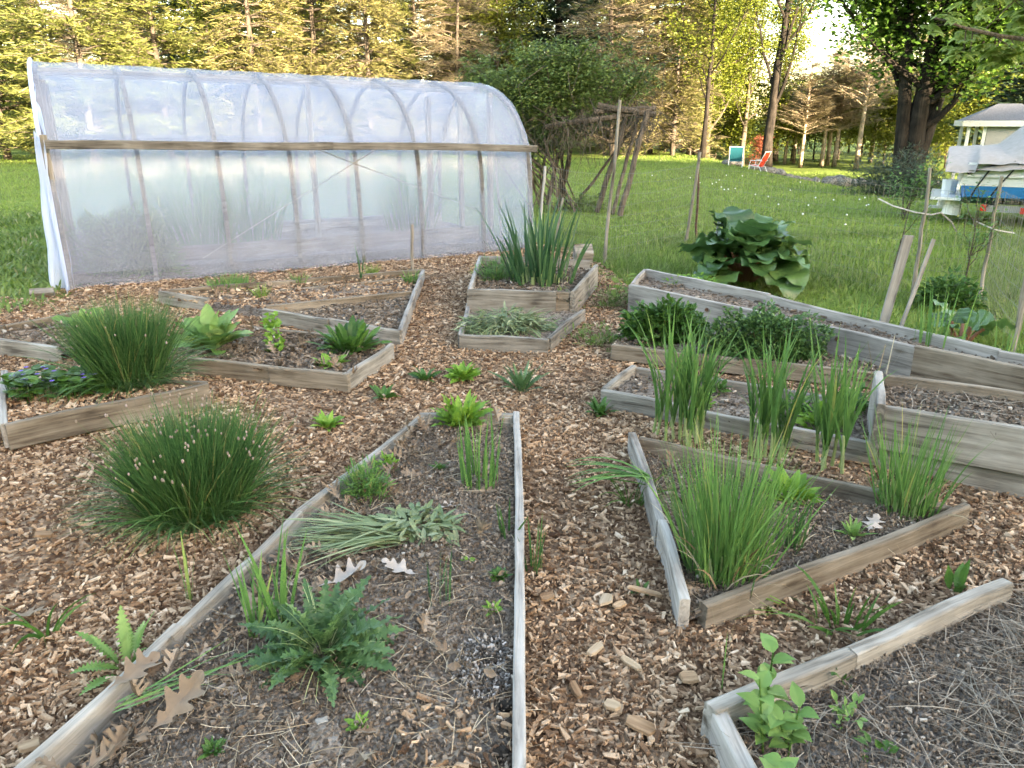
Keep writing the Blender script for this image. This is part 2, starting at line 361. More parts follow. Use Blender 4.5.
# ------------------------------------------------------------------ light and sky
SUN_EL = R(12.0); SUN_DIR = Vector((.8, -1, 0)).normalized()
world = bpy.data.worlds.new('World'); scene.world = world; world.use_nodes = True
wn = world.node_tree
bg = wn.nodes.get('Background'); sky = wn.nodes.new('ShaderNodeTexSky'); sky.sky_type = 'NISHITA'; sky.sun_disc = False
sky.sun_elevation = SUN_EL; sky.sun_rotation = math.atan2(SUN_DIR.x, SUN_DIR.y)
sky.air_density = 1.0; sky.dust_density = 1.2; sky.ozone_density = 1.0
wn.links.new(sky.outputs[0], bg.inputs['Color']); bg.inputs['Strength'].default_value = .15
sl = bpy.data.lights.new('sun', 'SUN'); so = bpy.data.objects.new('sun', sl); COL.objects.link(so)
sl.energy = 4.4; sl.angle = R(.5); sl.color = (1, .9, .73)
sd = Vector((SUN_DIR.x * math.cos(SUN_EL), SUN_DIR.y * math.cos(SUN_EL), math.sin(SUN_EL)))
so.rotation_euler = sd.to_track_quat('Z', 'Y').to_euler()
scene.view_settings.view_transform = 'Standard'; scene.view_settings.look = 'None'
scene.view_settings.exposure = 3.5
scene.view_settings.use_white_balance = True; scene.view_settings.white_balance_temperature = 8100; scene.view_settings.white_balance_tint = 12; scene.view_settings.gamma = 1
scene.cycles.use_denoising = True; scene.cycles.denoising_input_passes = 'RGB_ALBEDO'
scene.cycles.max_bounces = 8; scene.cycles.transparent_max_bounces = 16; scene.cycles.diffuse_bounces = 4
scene.cycles.caustics_reflective = False; scene.cycles.caustics_refractive = False

# ------------------------------------------------------------------ ground, unseen rise added for shade, mulch
def grid(mb, xs, ys, zf):
    X, Y = np.meshgrid(xs, ys); Z = zf(X, Y)
    V = np.stack([X, Y, Z], -1).reshape(-1, 3); nx = len(xs)
    i = (np.arange(len(ys) - 1)[:, None] * nx + np.arange(nx - 1)[None, :]).ravel()
    mb.add(V, np.stack([i, i + 1, i + nx + 1, i + nx], -1))
xs = np.unique(np.concatenate([np.linspace(-400, -40, 12), np.linspace(-40, 40, 121), np.linspace(40, 400, 12)]))
ys = np.unique(np.concatenate([np.linspace(-20, 50, 106), np.linspace(50, 700, 20)]))
g = MB(); grid(g, xs, ys, gz); tag(g.build('ground', M['lawn'], smooth=True), kind='structure', label='green lawn stretching to the trees', cat='lawn')
def shade_hillz(X, Y):  # unseen rise, added and shaped to keep the low sun off the garden
    d = np.clip((-20 - Y) / 42, 0, 1); d = d * d * (3 - 2 * d)
    far = sstep(-260, -75, Y)
    ridge = 25.2 + 1.0 * np.sin(X * .11 + .6) + .7 * np.sin(X * .31) 
    return -0.03 + d * ridge * (.35 + .65 * far)
g = MB(); grid(g, np.linspace(-400, 400, 161), np.linspace(-300, -20, 71), shade_hillz)
tag(g.build('hill', M['lawn'], smooth=True), kind='structure', label='unseen grassy rise added behind the garden to shade it', cat='hill')

def inpoly(P, poly):
    poly = np.asarray([(p[0], p[1]) for p in poly]); x, y = P[:, 0], P[:, 1]; r = np.zeros(len(P), bool)
    for i in range(len(poly)):
        x0, y0 = poly[i - 1]; x1, y1 = poly[i]
        c = (y0 > y) != (y1 > y)
        xi = (x1 - x0) * (y - y0) / (y1 - y0 + 1e-12) + x0
        r ^= c & (x < xi)
    return r
def nearest_edge(P, poly):
    poly = np.asarray([(p[0], p[1]) for p in poly]); best = np.full(len(P), 1e9); Q = P[:, :2].copy()
    for i in range(len(poly)):
        a, b = poly[i - 1], poly[i]; d = b - a
        t = np.clip(((P[:, :2] - a) @ d) / (d @ d + 1e-12), 0, 1); q = a + t[:, None] * d
        e = np.linalg.norm(P[:, :2] - q, axis=1); m = e < best; best[m] = e[m]; Q[m] = q[m]
    return best, Q
def snoise(x, y, s, seed=0):
    r_ = np.random.default_rng(seed + 100); z = 0
    for k in range(9):
        a = r_.uniform(0, 6.28); f = s * r_.uniform(.5, 2.4); ph = r_.uniform(0, 6.28)
        z = z + np.sin((x * math.cos(a) + y * math.sin(a)) * f + ph) / 9
    return z * 1.6
def patch(poly, z0, res, amp, edge_drop=0.0, origin=(0, 0, 0), seed=0, crown=0.0):
    """a lumpy sheet filling a polygon"""
    P = np.asarray([(p[0], p[1]) for p in poly]); lo = P.min(0) - res; hi = P.max(0) + res
    nx = int((hi[0] - lo[0]) / res) + 2; ny = int((hi[1] - lo[1]) / res) + 2
    X, Y = np.meshgrid(lo[0] + np.arange(nx) * res, lo[1] + np.arange(ny) * res)
    V = np.stack([X.ravel(), Y.ravel()], -1); ins = inpoly(V, poly)
    dist, Q = nearest_edge(V, poly)
    ins2 = ins.reshape(ny, nx)
    cell = ins2[:-1, :-1] | ins2[1:, :-1] | ins2[:-1, 1:] | ins2[1:, 1:]
    j, i = np.nonzero(cell); b = j * nx + i
    F = np.stack([b, b + 1, b + nx + 1, b + nx], -1)
    V = np.where(ins[:, None], V, Q)
    dd = np.where(ins, dist, 0)
    z = z0 + amp * (snoise(V[:, 0], V[:, 1], 9, seed) + .6 * snoise(V[:, 0], V[:, 1], 30, seed + 5) + .5 * rng.uniform(-1, 1, len(V)))
    z = z + crown * np.clip(dd / .3, 0, 1)
    if edge_drop: z = z - edge_drop * (1 - np.clip(dd / .25, 0, 1))
    V3 = np.stack([V[:, 0] - origin[0], V[:, 1] - origin[1], z - origin[2]], -1)
    used = np.unique(F); mp = np.zeros(len(V3), int); mp[used] = np.arange(len(used))
    mb = MB(); mb.add(V3[used], mp[F]); return mb

mulch_poly = [gp(*p) for p in [(-500, 1100), (-380, 420), (-60, 296), (45, 300), (70, 283), (300, 266), (535, 242), (575, 250), (612, 272), (640, 300), (800, 320), (1000, 370), (1500, 480), (1600, 1100)]]
mulch_poly[0].y = .35; mulch_poly[-1].y = .35; mulch_poly[0].x = -3; mulch_poly[-1].x = 4.5
mo = patch(mulch_poly, .0, .06, .012, edge_drop=.06, seed=3).build('mulch_path', M['mulch'], smooth=True)
tag(mo, 'brown wood chip mulch path between the raised beds', 'mulch path', kind='structure')

# ------------------------------------------------------------------ raised beds
BEDS = []   # world polygons (for keeping chips out)
def board(parent, a, b, h, th, mat, name='board', origin=(0, 0, 0), jit=.004):
    """a weathered plank whose top edge runs from a to b"""
    a = Vector(a); b = Vector(b); d = b - a; L = d.length
    n = max(3, int(L / .12)); t = np.linspace(0, 1, n)
    by = jit * 2 * np.sin(t * rng.uniform(2, 5) + rng.uniform(0, 6)) ; bz = jit * np.sin(t * rng.uniform(3, 9) + rng.uniform(0, 6))
    c = min(.005, th * .2); hw = th / 2
    sec = np.array([(-hw + c, 0), (hw - c, 0), (hw, -c), (hw, -h + c), (hw - c, -h), (-hw + c, -h), (-hw, -h + c), (-hw, -c)])
    V = np.zeros((n, 8, 3)); V[:, :, 0] = t[:, None] * L
    V[:, :, 1] = sec[None, :, 0] + by[:, None] + rng.uniform(-1, 1, (n, 8)) * jit * .35
    V[:, :, 2] = sec[None, :, 1] + bz[:, None] + rng.uniform(-1, 1, (n, 8)) * jit * .35
    V[0, :, 0] += rng.uniform(-.004, .004, 8); V[-1, :, 0] += rng.uniform(-.004, .004, 8)
    i = np.arange(n - 1)[:, None] * 8; j = np.arange(8)[None, :]; k = (j + 1) % 8
    q = np.stack([i + j, i + 8 + j, i + 8 + k, i + k], -1).reshape(-1, 4)
    mb = MB(); mb.add(V, [q, np.arange(8)[None, :], (np.arange(8)[::-1] + (n - 1) * 8)[None, :]])
    o = mb.build(name, M[mat], parent)
    x = d.normalized(); y = Vector((0, 0, 1)).cross(x).normalized(); z = x.cross(y)
    m = Matrix((x, y, z)).transposed().to_4x4(); m.translation = a - Vector(origin); o.matrix_local = m
    return o

def bed(label, boards, soilpx, zs, soil='soil', crown=0.01, name='raised_bed', amp=.012, edge_drop=0.0):
    zt0 = boards[0][2]; zt0 = zt0 if np.isscalar(zt0) else sum(zt0) / 2
    poly = [gp(p[0], p[1], zt0) for p in soilpx]
    cx = sum(p.x for p in poly) / len(poly); cy = sum(p.y for p in poly) / len(poly)
    root = thing(name, label, 'garden bed', (cx, cy, 0)); BEDS.append(poly)
    for bd in boards:
        (p, q, zt, h, th, mat) = bd[:6]
        za, zb = zt if isinstance(zt, tuple) else (zt, zt)
        dz = rng.uniform(-.003, .003)
        o = board(root, gp(*p, za) + Vector((0, 0, dz)), gp(*q, zb) + Vector((0, 0, dz)), h, th, mat, origin=(cx, cy, 0))
        if len(bd) > 6: o['label'] = bd[6]
    patch(poly, zs, .035, amp, origin=(cx, cy, 0), seed=len(BEDS) * 7, crown=crown, edge_drop=edge_drop).build('soil', M[soil], root, smooth=True)
    return root, poly

# A: the long bed in the middle foreground
zA = .13
bedA, polyA = bed('long tapering bed in the centre foreground between grey weathered boards',
    [((516, 411), (525, 1010), zA, .15, .034, 'board_pale'),
     ((420, 414), (516, 413), zA, .13, .036, 'board_grey'),
     ((420, 416), (300, 512), zA, .14, .036, 'board_grey'), ((300, 512), (176, 625), zA, .14, .036, 'board_grey'), ((176, 625), (-190, 960), zA, .14, .036, 'board_grey')],
    [(422, 420), (514, 420), (518, 600), (522, 990), (-150, 990), (180, 640), (304, 520)], .075, crown=.02)
# B: garlic bed
zB = .10
bedB, polyB = bed('triangular bed of garlic and chives right of the centre path',
    [((631, 431), (662, 520), zB + .02, .14, .036, 'board_pale', 'bleached pale board'), ((662, 520), (688, 600), zB + .02, .14, .036, 'board_pale'),
     ((704, 603), (968, 504), zB, .12, .036, 'board_brown'), ((640, 437), (952, 508), zB - .01, .1, .034, 'board_brown')],
    [(640, 440), (940, 510), (950, 506), (712, 596), (692, 598), (665, 525)], .045)
# C: long bed behind it
zC = .11
bedC, polyC = bed('long low bed behind the garlic bed, running under the grey box bed',
    [((602, 389), (786, 426), zC, .12, .036, 'board_grey'), ((786, 426), (1100, 488), zC, .14, .036, 'board_grey'),
     ((603, 388), (634, 366), zC, .12, .036, 'board_grey'), ((634, 367), (880, 404), zC - .005, .11, .034, 'board_grey')],
    [(606, 390), (634, 369), (880, 406), (1100, 440), (1095, 486), (786, 428)], .055, 'soil')
# D: herb bed
zD = .12
bedD, polyD = bed('herb bed with two rounded bushes below the long pale bed',
    [((612, 344), (720, 356), zD, .11, .034, 'board_brown'), ((720, 356), (880, 372), zD, .11, .034, 'board_brown')],
    [(612, 344), (628, 318), (880, 356), (880, 373), (720, 357)], .075)
# E: long tall pale bed
zE = .27
bedE, polyE = bed('long tall bed of pale boards in front of the rhubarb',
    [((631, 284), (770, 313), zE, .26, .04, 'board_pale'), ((770, 313), (917, 346), zE, .26, .04, 'board_pale'), ((915, 346), (1130, 386), zE, .26, .04, 'board_brown', 'darker brown board'),
     ((632, 283), (645, 269), zE, .25, .036, 'board_pale'), ((646, 269), (769, 294), zE + .01, .25, .036, 'board_pale'), ((769, 295), (1000, 350), zE, .25, .036, 'board_pale'), ((1000, 350), (1140, 377), zE, .25, .036, 'board_pale')],
    [(633, 284), (646, 270), (769, 295), (1130, 372), (1125, 384), (917, 346), (770, 314)], .19, 'soil')
for px, py in ((655, 296), (706, 309), (722, 304), (812, 331), (836, 338)):
    b_ = MB(); p_ = gp(px, py, .2) - bedE.location; b_.tube([p_ + Vector((-.004, -.03, 0)), p_ + Vector((.002, -.012, 0))], .014, sides=8); b_.build('bolt', M['rust'], bedE)
for px, py in ((507, 419), (424, 422)):
    b_ = MB(); p_ = gp(px, py, .1) - bedA.location; b_.box(p_.x - .03, p_.x + .03, p_.y - .03, p_.y + .03, -.05, .118); b_.build('corner_post', M['stake'], bedA)
# F: grey box bed
zF = .33
bedF, polyF = bed('grey box bed of tall planks standing at the right edge',
    [((884, 404), (1130, 446), zF, .215, .04, 'board_grey'), ((886, 374), (1130, 405), zF, .25, .04, 'board_brown'),
     ((880, 404), (880, 371), zF + .012, .27, .04, 'board_pale', 'pale end board')],
    [(884, 403), (886, 374), (1130, 405), (1130, 445)], .26, 'soil_grey')
# G: bottom right bed
zG = .12
bedG, polyG = bed('hay covered bed in the bottom right corner',
    [((711, 707), (850, 648), zG, .16, .045, 'board_grey'), ((850, 648), (1010, 580), zG, .16, .045, 'board_grey'), ((722, 708), (790, 860), zG - .01, .16, .045, 'board_pale', 'split bleached board')],
    [(718, 708), (850, 650), (1080, 556), (1500, 760), (1400, 1000), (860, 1000), (784, 850)], .03, 'soil_grey')
# H, I: two stepped beds at the back
zH = .25
bedH, polyH = bed('tall square bed of tan boards holding the irises',
    [((467, 289), (556, 291), zH, .2, .036, 'board_grey'), ((572, 291), (597, 264), zH, .22, .036, 'board_grey'), ((469, 289), (481, 256), zH, .2, .036, 'board_pale'), ((481, 256), (590, 260), zH, .2, .036, 'board_grey'), ((556, 291), (573, 291), zH - .01, .2, .05, 'board_brown')],
    [(469, 289), (481, 257), (595, 262), (572, 291)], .17)
zI = .11
bedI, polyI = bed('small low bed heaped with pulled weeds in front of the irises',
    [((460, 334), (548, 339), zI, .12, .036, 'board_grey'), ((548, 338), (583, 309), zI, .12, .036, 'board_grey'), ((461, 334), (468, 303), zI, .12, .036, 'board_pale')],
    [(462, 333), (469, 303), (580, 306), (548, 337)], .07)
# J: beds before the greenhouse
zJ = .12
bedJ, polyJ = bed('narrow back bed along the foot of the greenhouse',
    [((160, 291), (208, 298), zJ, .12, .034, 'board_grey'), ((170, 289), (300, 279), zJ, .11, .034, 'board_brown'), ((300, 279), (424, 269), zJ, .11, .034, 'board_brown'), ((424, 269), (413, 291), zJ, .11, .034, 'board_pale'),
     ((246, 293), (420, 277), zJ - .035, .08, .034, 'board_brown')],
    [(163, 292), (172, 289), (300, 279), (423, 270), (412, 290), (266, 305), (210, 299)], .06, edge_drop=.07)
bedJ2, polyJ2 = bed('wedge shaped bed of bare grey soil before the greenhouse',
    [((263, 309), (330, 319), zJ, .12, .034, 'board_grey'), ((330, 319), (401, 330), zJ, .12, .034, 'board_grey'), ((401, 330), (413, 291), zJ, .12, .034, 'board_pale'), ((266, 305), (411, 291), zJ - .005, .11, .034, 'board_brown')],
    [(266, 309), (410, 292), (401, 329)], .06, 'soil_grey')
bedK, polyK = bed('dark soil bed with lime green seedlings left of the path',
    [((190, 358), (270, 366), zJ, .12, .036, 'board_brown'), ((270, 366), (348, 374), zJ, .12, .036, 'board_brown'), ((344, 374), (391, 343), zJ, .12, .036, 'board_grey'), ((250, 325), (391, 341), zJ - .01, .11, .034, 'board_brown')],
    [(192, 358), (240, 322), (390, 342), (347, 373)], .065, edge_drop=.05)
bedL, polyL = bed('small bare bed at the left edge with a grey front board',
    [((-90, 328), (58, 346), zJ, .13, .036, 'board_grey'), ((5, 325), (95, 308), zJ, .11, .034, 'board_brown'), ((-80, 320), (5, 326), zJ - .01, .11, .034, 'board_brown')],
    [(-85, 325), (5, 326), (95, 309), (130, 330), (60, 346)], .06)
zM = .15
bedM, polyM = bed('bed of chives and violets at the left edge behind a brown board',
    [((4, 424), (208, 384), zM, .14, .036, 'board_brown'), ((6, 372), (207, 381), zM - .01, .12, .034, 'board_brown'), ((4, 424), (3, 371), zM, .13, .036, 'board_pale', 'white painted side board')],
    [(5, 423), (6, 373), (205, 382)], .1)

# ------------------------------------------------------------------ wood chips (one uncountable cover)
def chips(n_try, poly, dens_fn, smin, smax, name, mat, label, avoid, z=.0, tilt=.45, elong=(.18, .55), zamp=.012, seed=3):
    P = np.asarray([(p[0], p[1]) for p in poly]); lo, hi = P.min(0), P.max(0)
    X = np.stack([U(lo[0], hi[0], n_try), U(lo[1], hi[1], n_try)], -1)
    keep = inpoly(X, poly)
    # stay inside what the camera can see, with a margin
    dep = X[:, 1] * math.cos(PITCH) + CAMH * math.sin(PITCH)
    keep &= (np.abs(X[:, 0]) < dep * .72 + .5)
    for a in avoid: keep &= ~inpoly(X, a)
    X = X[keep]
    if name == 'wood_chips': X = X[rng.uniform(0, 1, len(X)) < np.clip(.8 + .55 * snoise(X[:, 0], X[:, 1], 2.2, 61), .25, 1)]
    d = np.hypot(X[:, 0], X[:, 1]); X = X[rng.uniform(0, 1, len(X)) < dens_fn(d)]
    n = len(X); d = np.hypot(X[:, 0], X[:, 1])
    L = smin * (smax / smin) ** (U(0, 1, n) ** 2.2) * (1 + .06 * d); Wd = L * U(*elong, n); T = U(.0015, .0045, n) * (1 + L * 14)
    big = rng.uniform(0, 1, n) < .012; L[big] *= 1.9
    e0, e1 = U(.25, 1.1, n), U(.5, 1.1, n); skew = rng.normal(0, .22, n); cv = rng.normal(0, .05, n)
    c = np.stack([np.stack([sx * L / 2 * U(.75, 1.1, n), sy * Wd / 2 * (e0 if sx < 0 else e1) * U(.7, 1.1, n) + skew * Wd * sx, sz * T * U(.6, 1.2, n) + cv * L * sy * sx], -1) for sz in (-1, 1) for sx, sy in ((-1, -1), (1, -1), (1, 1), (-1, 1))], 1)
    ya, ta, tb = U(0, 6.283, n), rng.normal(0, tilt * .5, n), rng.normal(0, tilt * .5, n)
    ca, sa = np.cos(ta)[:, None], np.sin(ta)[:, None]; x, y, zz = c[..., 0], c[..., 1], c[..., 2]
    x, zz = x * ca - zz * sa, x * sa + zz * ca
    ca, sa = np.cos(tb)[:, None], np.sin(tb)[:, None]; y, zz = y * ca - zz * sa, y * sa + zz * ca
    ca, sa = np.cos(ya)[:, None], np.sin(ya)[:, None]; x, y = x * ca - y * sa, x * sa + y * ca
    zb = z + zamp * (snoise(X[:, 0], X[:, 1], 9, seed) + .6 * snoise(X[:, 0], X[:, 1], 30, seed + 5)) + U(0, .014, n)
    V = np.stack([x + X[:, :1], y + X[:, 1:], zz + zb[:, None]], -1)
    b = np.arange(n)[:, None, None] * 8
    F = (b + np.array([(4, 5, 6, 7), (0, 1, 5, 4), (1, 2, 6, 5), (2, 3, 7, 6), (3, 0, 4, 7)])[None]).reshape(-1, 4)
    mb = MB(); mb.add(V, F); o = mb.build(name, M[mat])
    tag(o, label, name.replace('_', ' '), kind='stuff'); return o
GH0, GH1 = gp(66, 290), gp(534, 249)
chips(1000000, mulch_poly, lambda d: np.clip(2.6 / d, .25, 1) ** 1.2, .006, .04, 'wood_chips', 'chips', 'loose tan and brown wood chips covering the paths', BEDS)

# ------------------------------------------------------------------ greenhouse
def greenhouse():
    p0 = GH0.copy(); p1 = GH1.copy(); ax = (p1 - p0); Lg = ax.length; ax.normalize()
    nn = Vector((-ax.y, ax.x, 0))           # towards the back
    root = thing('greenhouse', 'clear plastic film hoop greenhouse with a wooden hip board', 'greenhouse', p0, math.atan2(ax.y, ax.x))
    Wg = 3.0
    half = [(0, 0), (.005, .35), (.02, .7), (.045, 1.0), (.09, 1.25), (.17, 1.45), (.32, 1.67), (.56, 1.87), (.85, 2.02), (1.17, 2.12), (1.5, 2.17)]
    prof = half + [(Wg - u, z) for u, z in half[-2::-1]]
    # smooth resample
    pr = np.array(prof); s = np.r_[0, np.cumsum(np.hypot(*np.diff(pr, axis=0).T))]; ss = np.linspace(0, s[-1], 45)
    pr = np.stack([np.interp(ss, s, pr[:, 0]), np.interp(ss, s, pr[:, 1])], -1)
    hs = lambda x: 1.0 - .055 * x / Lg
    # film
    mb = MB(); nx = 90; X = np.linspace(0, Lg, nx)
    V = np.zeros((nx, len(pr), 3))
    for i, x in enumerate(X):
        sag = .012 * np.sin(x * 8.0) ** 2
        V[i, :, 0] = x + .01 * np.sin(ss * 7 + x)
        V[i, :, 1] = pr[:, 0] + sag * np.sign(1.5 - pr[:, 0]) + .007 * np.sin(x * 9 + ss * 4) + .0035 * np.sin(x * 21 - ss * 7) * (1 + np.sin(x * 2.3))
        V[i, :, 2] = pr[:, 1] * hs(x) - (.004 * np.sin(x * 11 + ss * 4) + sag * .6) * (pr[:, 1] > 1.2)
    m = len(pr); i = (np.arange(nx - 1)[:, None] * m + np.arange(m - 1)[None, :]).ravel()
    mb.add(V, np.stack([i, i + m, i + m + 1, i + 1], -1)); mb.build('film_cover', M['film'], root, smooth=True)
    V2 = V.copy(); V2[:, :, 0] = np.clip(X, .05, Lg - .06)[:, None]; V2[:, :, 1] = 1.5 + (pr[None, :, 0] - 1.5) * .94; V2[:, :, 2] = pr[None, :, 1] * .955 * hs(X)[:, None]; ks = [k for k in range(m) if pr[k, 1] > .02]; V2 = V2[:, ks[0]:ks[-1] + 1]; m2 = V2.shape[1]; i2 = (np.arange(nx - 1)[:, None] * m2 + np.arange(m2 - 1)[None, :]).ravel(); mb2 = MB(); mb2.add(V2, np.stack([i2, i2 + m2, i2 + m2 + 1, i2 + 1], -1)); mb2.build('added_haze_film', M['film_haze'], root, smooth=True)  # second film layer, added to make the cover look whiter and hazier
    # film end wall at the far end
    mb = MB(); K = 10
    for x in (Lg,):
        Q = np.zeros((m // 2 + 1, K, 3))
        for a in range(m // 2 + 1):
            u0, u1 = pr[a, 0], pr[m - 1 - a, 0]; Q[a, :, 1] = np.linspace(u0, u1, K); Q[a, :, 2] = pr[a, 1] * hs(x); Q[a, :, 0] = x - .02 + .012 * np.sin(np.linspace(0, 12, K) + a * .8)
        i = (np.arange(m // 2)[:, None] * K + np.arange(K - 1)[None, :]).ravel()
        mb.add(Q, np.stack([i, i + 1, i + K + 1, i + K], -1))
    mb.build('end_film', M['film'], root, smooth=True)
    # ribs
    fx = []
    for px, py in ((72, 288), (157, 281), (233, 275), (303, 270), (367, 265), (428, 260), (487, 254), (531, 249)):
        w = gp(px, py) - p0; fx.append(w.dot(ax))
    for x in fx:
        x = min(max(x, .03), Lg - .04); r = MB()
        inn = [(u + (.03 if u < 1.5 else (-.03 if u > 1.5 else 0)), max(0, z - .03 * (z > 1.3))) for u, z in pr]
        hw, ht = .021, .019
        C = np.array(inn); T = np.gradient(C, axis=0); T /= np.linalg.norm(T, axis=1)[:, None]; Nr = np.stack([-T[:, 1], T[:, 0]], -1)
        V = np.zeros((m, 4, 3))
        for q, (a, b) in enumerate(((-1, -1), (1, -1), (1, 1), (-1, 1))):
            V[:, q, 0] = x + a * hw; V[:, q, 1] = C[:, 0] + Nr[:, 0] * b * ht; V[:, q, 2] = (C[:, 1] + Nr[:, 1] * b * ht) * hs(x)
        i = np.arange(m - 1)[:, None] * 4; j = np.arange(4)[None, :]; k = (j + 1) % 4
        r.add(V, [np.stack([i + j, i + k, i + 4 + k, i + 4 + j], -1).reshape(-1, 4), np.array([[0, 1, 2, 3]]), np.array([[3, 2, 1, 0]]) + (m - 1) * 4])
        r.build('rib', M['rib_wood'], root)
    # boards run along the length
    def plank(x0, x1, y, z0, z1, h, th, mat, name):
        o = board(root, (x0, y, z0), (x1, y, z1), h, th, mat, name=name, jit=.006); return o
    plank(.06, Lg * .52, -.03, 1.40, 1.35, .08, .04, 'board_dark', 'hip_board'); plank(Lg * .52, Lg + .0, -.032, 1.352, 1.285, .08, .04, 'board_dark', 'hip_board')
    plank(.03, Lg - .03, Wg - .08, 1.4, 1.32, .12, .03, 'board_grey', 'rear_hip_board')
    plank(.03, Lg - .03, 1.5, 2.12, 2.0, .09, .03, 'board_grey', 'ridge_board')
    plank(.03, Lg - .03, Wg - .05, .2, .18, .18, .035, 'board_grey', 'base_board')
    plank(.2, Lg - .3, 1.0, .2, .2, .19, .035, 'board_brown', 'bed_board')
    # inner posts and end frame
    for (x, y, z) in ((Lg * .55, 1.5, 2.05), (Lg - .12, 1.0, 1.95), (Lg - .12, 1.95, 1.95), (Lg - .75, 1.6, 1.9), (.1, .95, 2.0), (.1, 2.0, 2.0)):
        b = MB(); b.box(-.03, .03, -.03, .03, 0, z * .98); b.build('inner_post', M['stake'], root, (x, y, 0))
    for a, b_ in (((Lg - 1.15, 1.2, 0), (Lg - .5, 1.2, 1.9)), ((Lg - .3, .3, 0), (Lg - .15, .9, 1.75))):
        t = MB(); t.tube([a, b_], .018, sides=4); t.build('brace', M['stake'], root)
    # cords inside
    for a, b_ in (((1.3, .045, .2), (3.3, .075, 1.28)), ((2.6, .075, 1.28), (4.6, .05, .5))):
        t = MB(); t.tube([a, b_], .0035, sides=4); t.build('cord', M['stake'], root)
    # flaps of loose film at the near end
    def flap(pts, name, amp, seed):
        r_ = np.random.default_rng(seed); nz_, nw = 26, 14; V = np.zeros((nz_, nw, 3))
        (a, b_), (c, d) = pts
        for iz in range(nz_):
            t = iz / (nz_ - 1)
            l = Vector(a).lerp(Vector(c), t); rr = Vector(b_).lerp(Vector(d), t)
            for iw in range(nw):
                s_ = iw / (nw - 1); p = l.lerp(rr, s_); f = amp * (.4 + t) * math.sin(s_ * 9 + seed + t * 1.5) + .012 * math.sin(t * 17 + s_ * 11)
                V[iz, iw] = (p.x + f * .55, p.y + f, p.z + .012 * math.sin(s_ * 7 + t * 9))
        i = (np.arange(nz_ - 1)[:, None] * nw + np.arange(nw - 1)[None, :]).ravel()
        f = MB(); f.add(V, np.stack([i, i + 1, i + nw + 1, i + nw], -1)); f.build(name, M['film_thick'], root, smooth=True)
    flap((((.06, .1, 1.62), (.02, .75, 2.0)), ((.06, -.02, 0.03), (-.06, 1.1, .05))), 'end_flap', .045, 1)
    flap((((.02, .5, 1.8), (.01, 1.5, 2.1)), ((-.08, .55, .12), (-.1, 1.45, .1))), 'end_flap', .05, 2)
    flap((((.06, .05, 1.4), (-.02, .22, 1.5)), ((.04, -.1, -.02), (-.16, .28, .05))), 'door_flap', .05, 4)
    e = MB(); V = [(.015, u, z * 1.005) for u, z in pr]; e.tube(V, .022, sides=6); e.build('end_hoop', M['film_thick'], root, smooth=True)
    for (y, z) in ((.08, 1.45), (.9, 2.0)):
        b = MB(); b.box(-.03, .03, -.03, .03, 0, z); b.build('end_post', M['stake'], root, (.05, y, 0))
    poly = [p0 + nn * .05, p1 + nn * .05, p1 + nn * (Wg - .05), p0 + nn * (Wg - .05)]
    patch(poly, .03, .1, .015, seed=77, origin=p0).build('soil', M['soil'], None, loc=p0)
    so_ = bpy.data.objects['soil.%03d' % (len([o for o in bpy.data.objects if o.name.startswith('soil')]) - 1)]
    so_.parent = root; so_.matrix_parent_inverse = root.matrix_basis.inverted()
    return root, p0, ax, nn, Lg
gh, gh0, ghax, ghn, ghL = greenhouse()

# ------------------------------------------------------------------ plant makers
def grassy(n, r, L, W, l0, l1, prof=BLADE, pw=.6, tw=1.5, bend=1.4, z=0.0, fold=None, out=.6):
    """clump of narrow blades"""
    b, a = disc(n, r, z, pw)
    rr = np.hypot(b[:, 0], b[:, 1]) / max(r, 1e-6)
    az = a + rng.normal(0, .7, n)
    L_ = U(*L, n); W_2 = U(*W, n)
    k = (1 - out) + out * rr
    lo = U(l0[0], l0[1], n) * k; hi = lo + U(l1[0], l1[1], n) * (.35 + .65 * rr)
    return strips(MB(), b, az, lo, hi, L_, W_2, prof, fold=fold, tw=U(-tw, tw, n), bend=bend)

def rosette(n, L, W, l0, l1, prof=OVATE, fold=.25, wave=.15, r=.02, bend=1.0, tw=.3, mb=None, z=0.0, wf=9.0):
    mb = mb or MB(); i = np.arange(n); az = i * 2.39996 + rng.normal(0, .25, n)
    f = i / max(1, n - 1)                         # 0 = inner leaves
    l0_ = l0[0] + (l0[1] - l0[0]) * f + rng.normal(0, .08, n); l1_ = l1[0] + (l1[1] - l1[0]) * f + rng.normal(0, .12, n)
    base = np.stack([np.cos(az) * r, np.sin(az) * r, np.full(n, z)], -1)
    return strips(mb, base, az, l0_, l1_, U(*L, n), U(*W, n), prof, fold=fold, tw=rng.normal(0, tw, n), bend=bend, wave=wave, wf=wf)

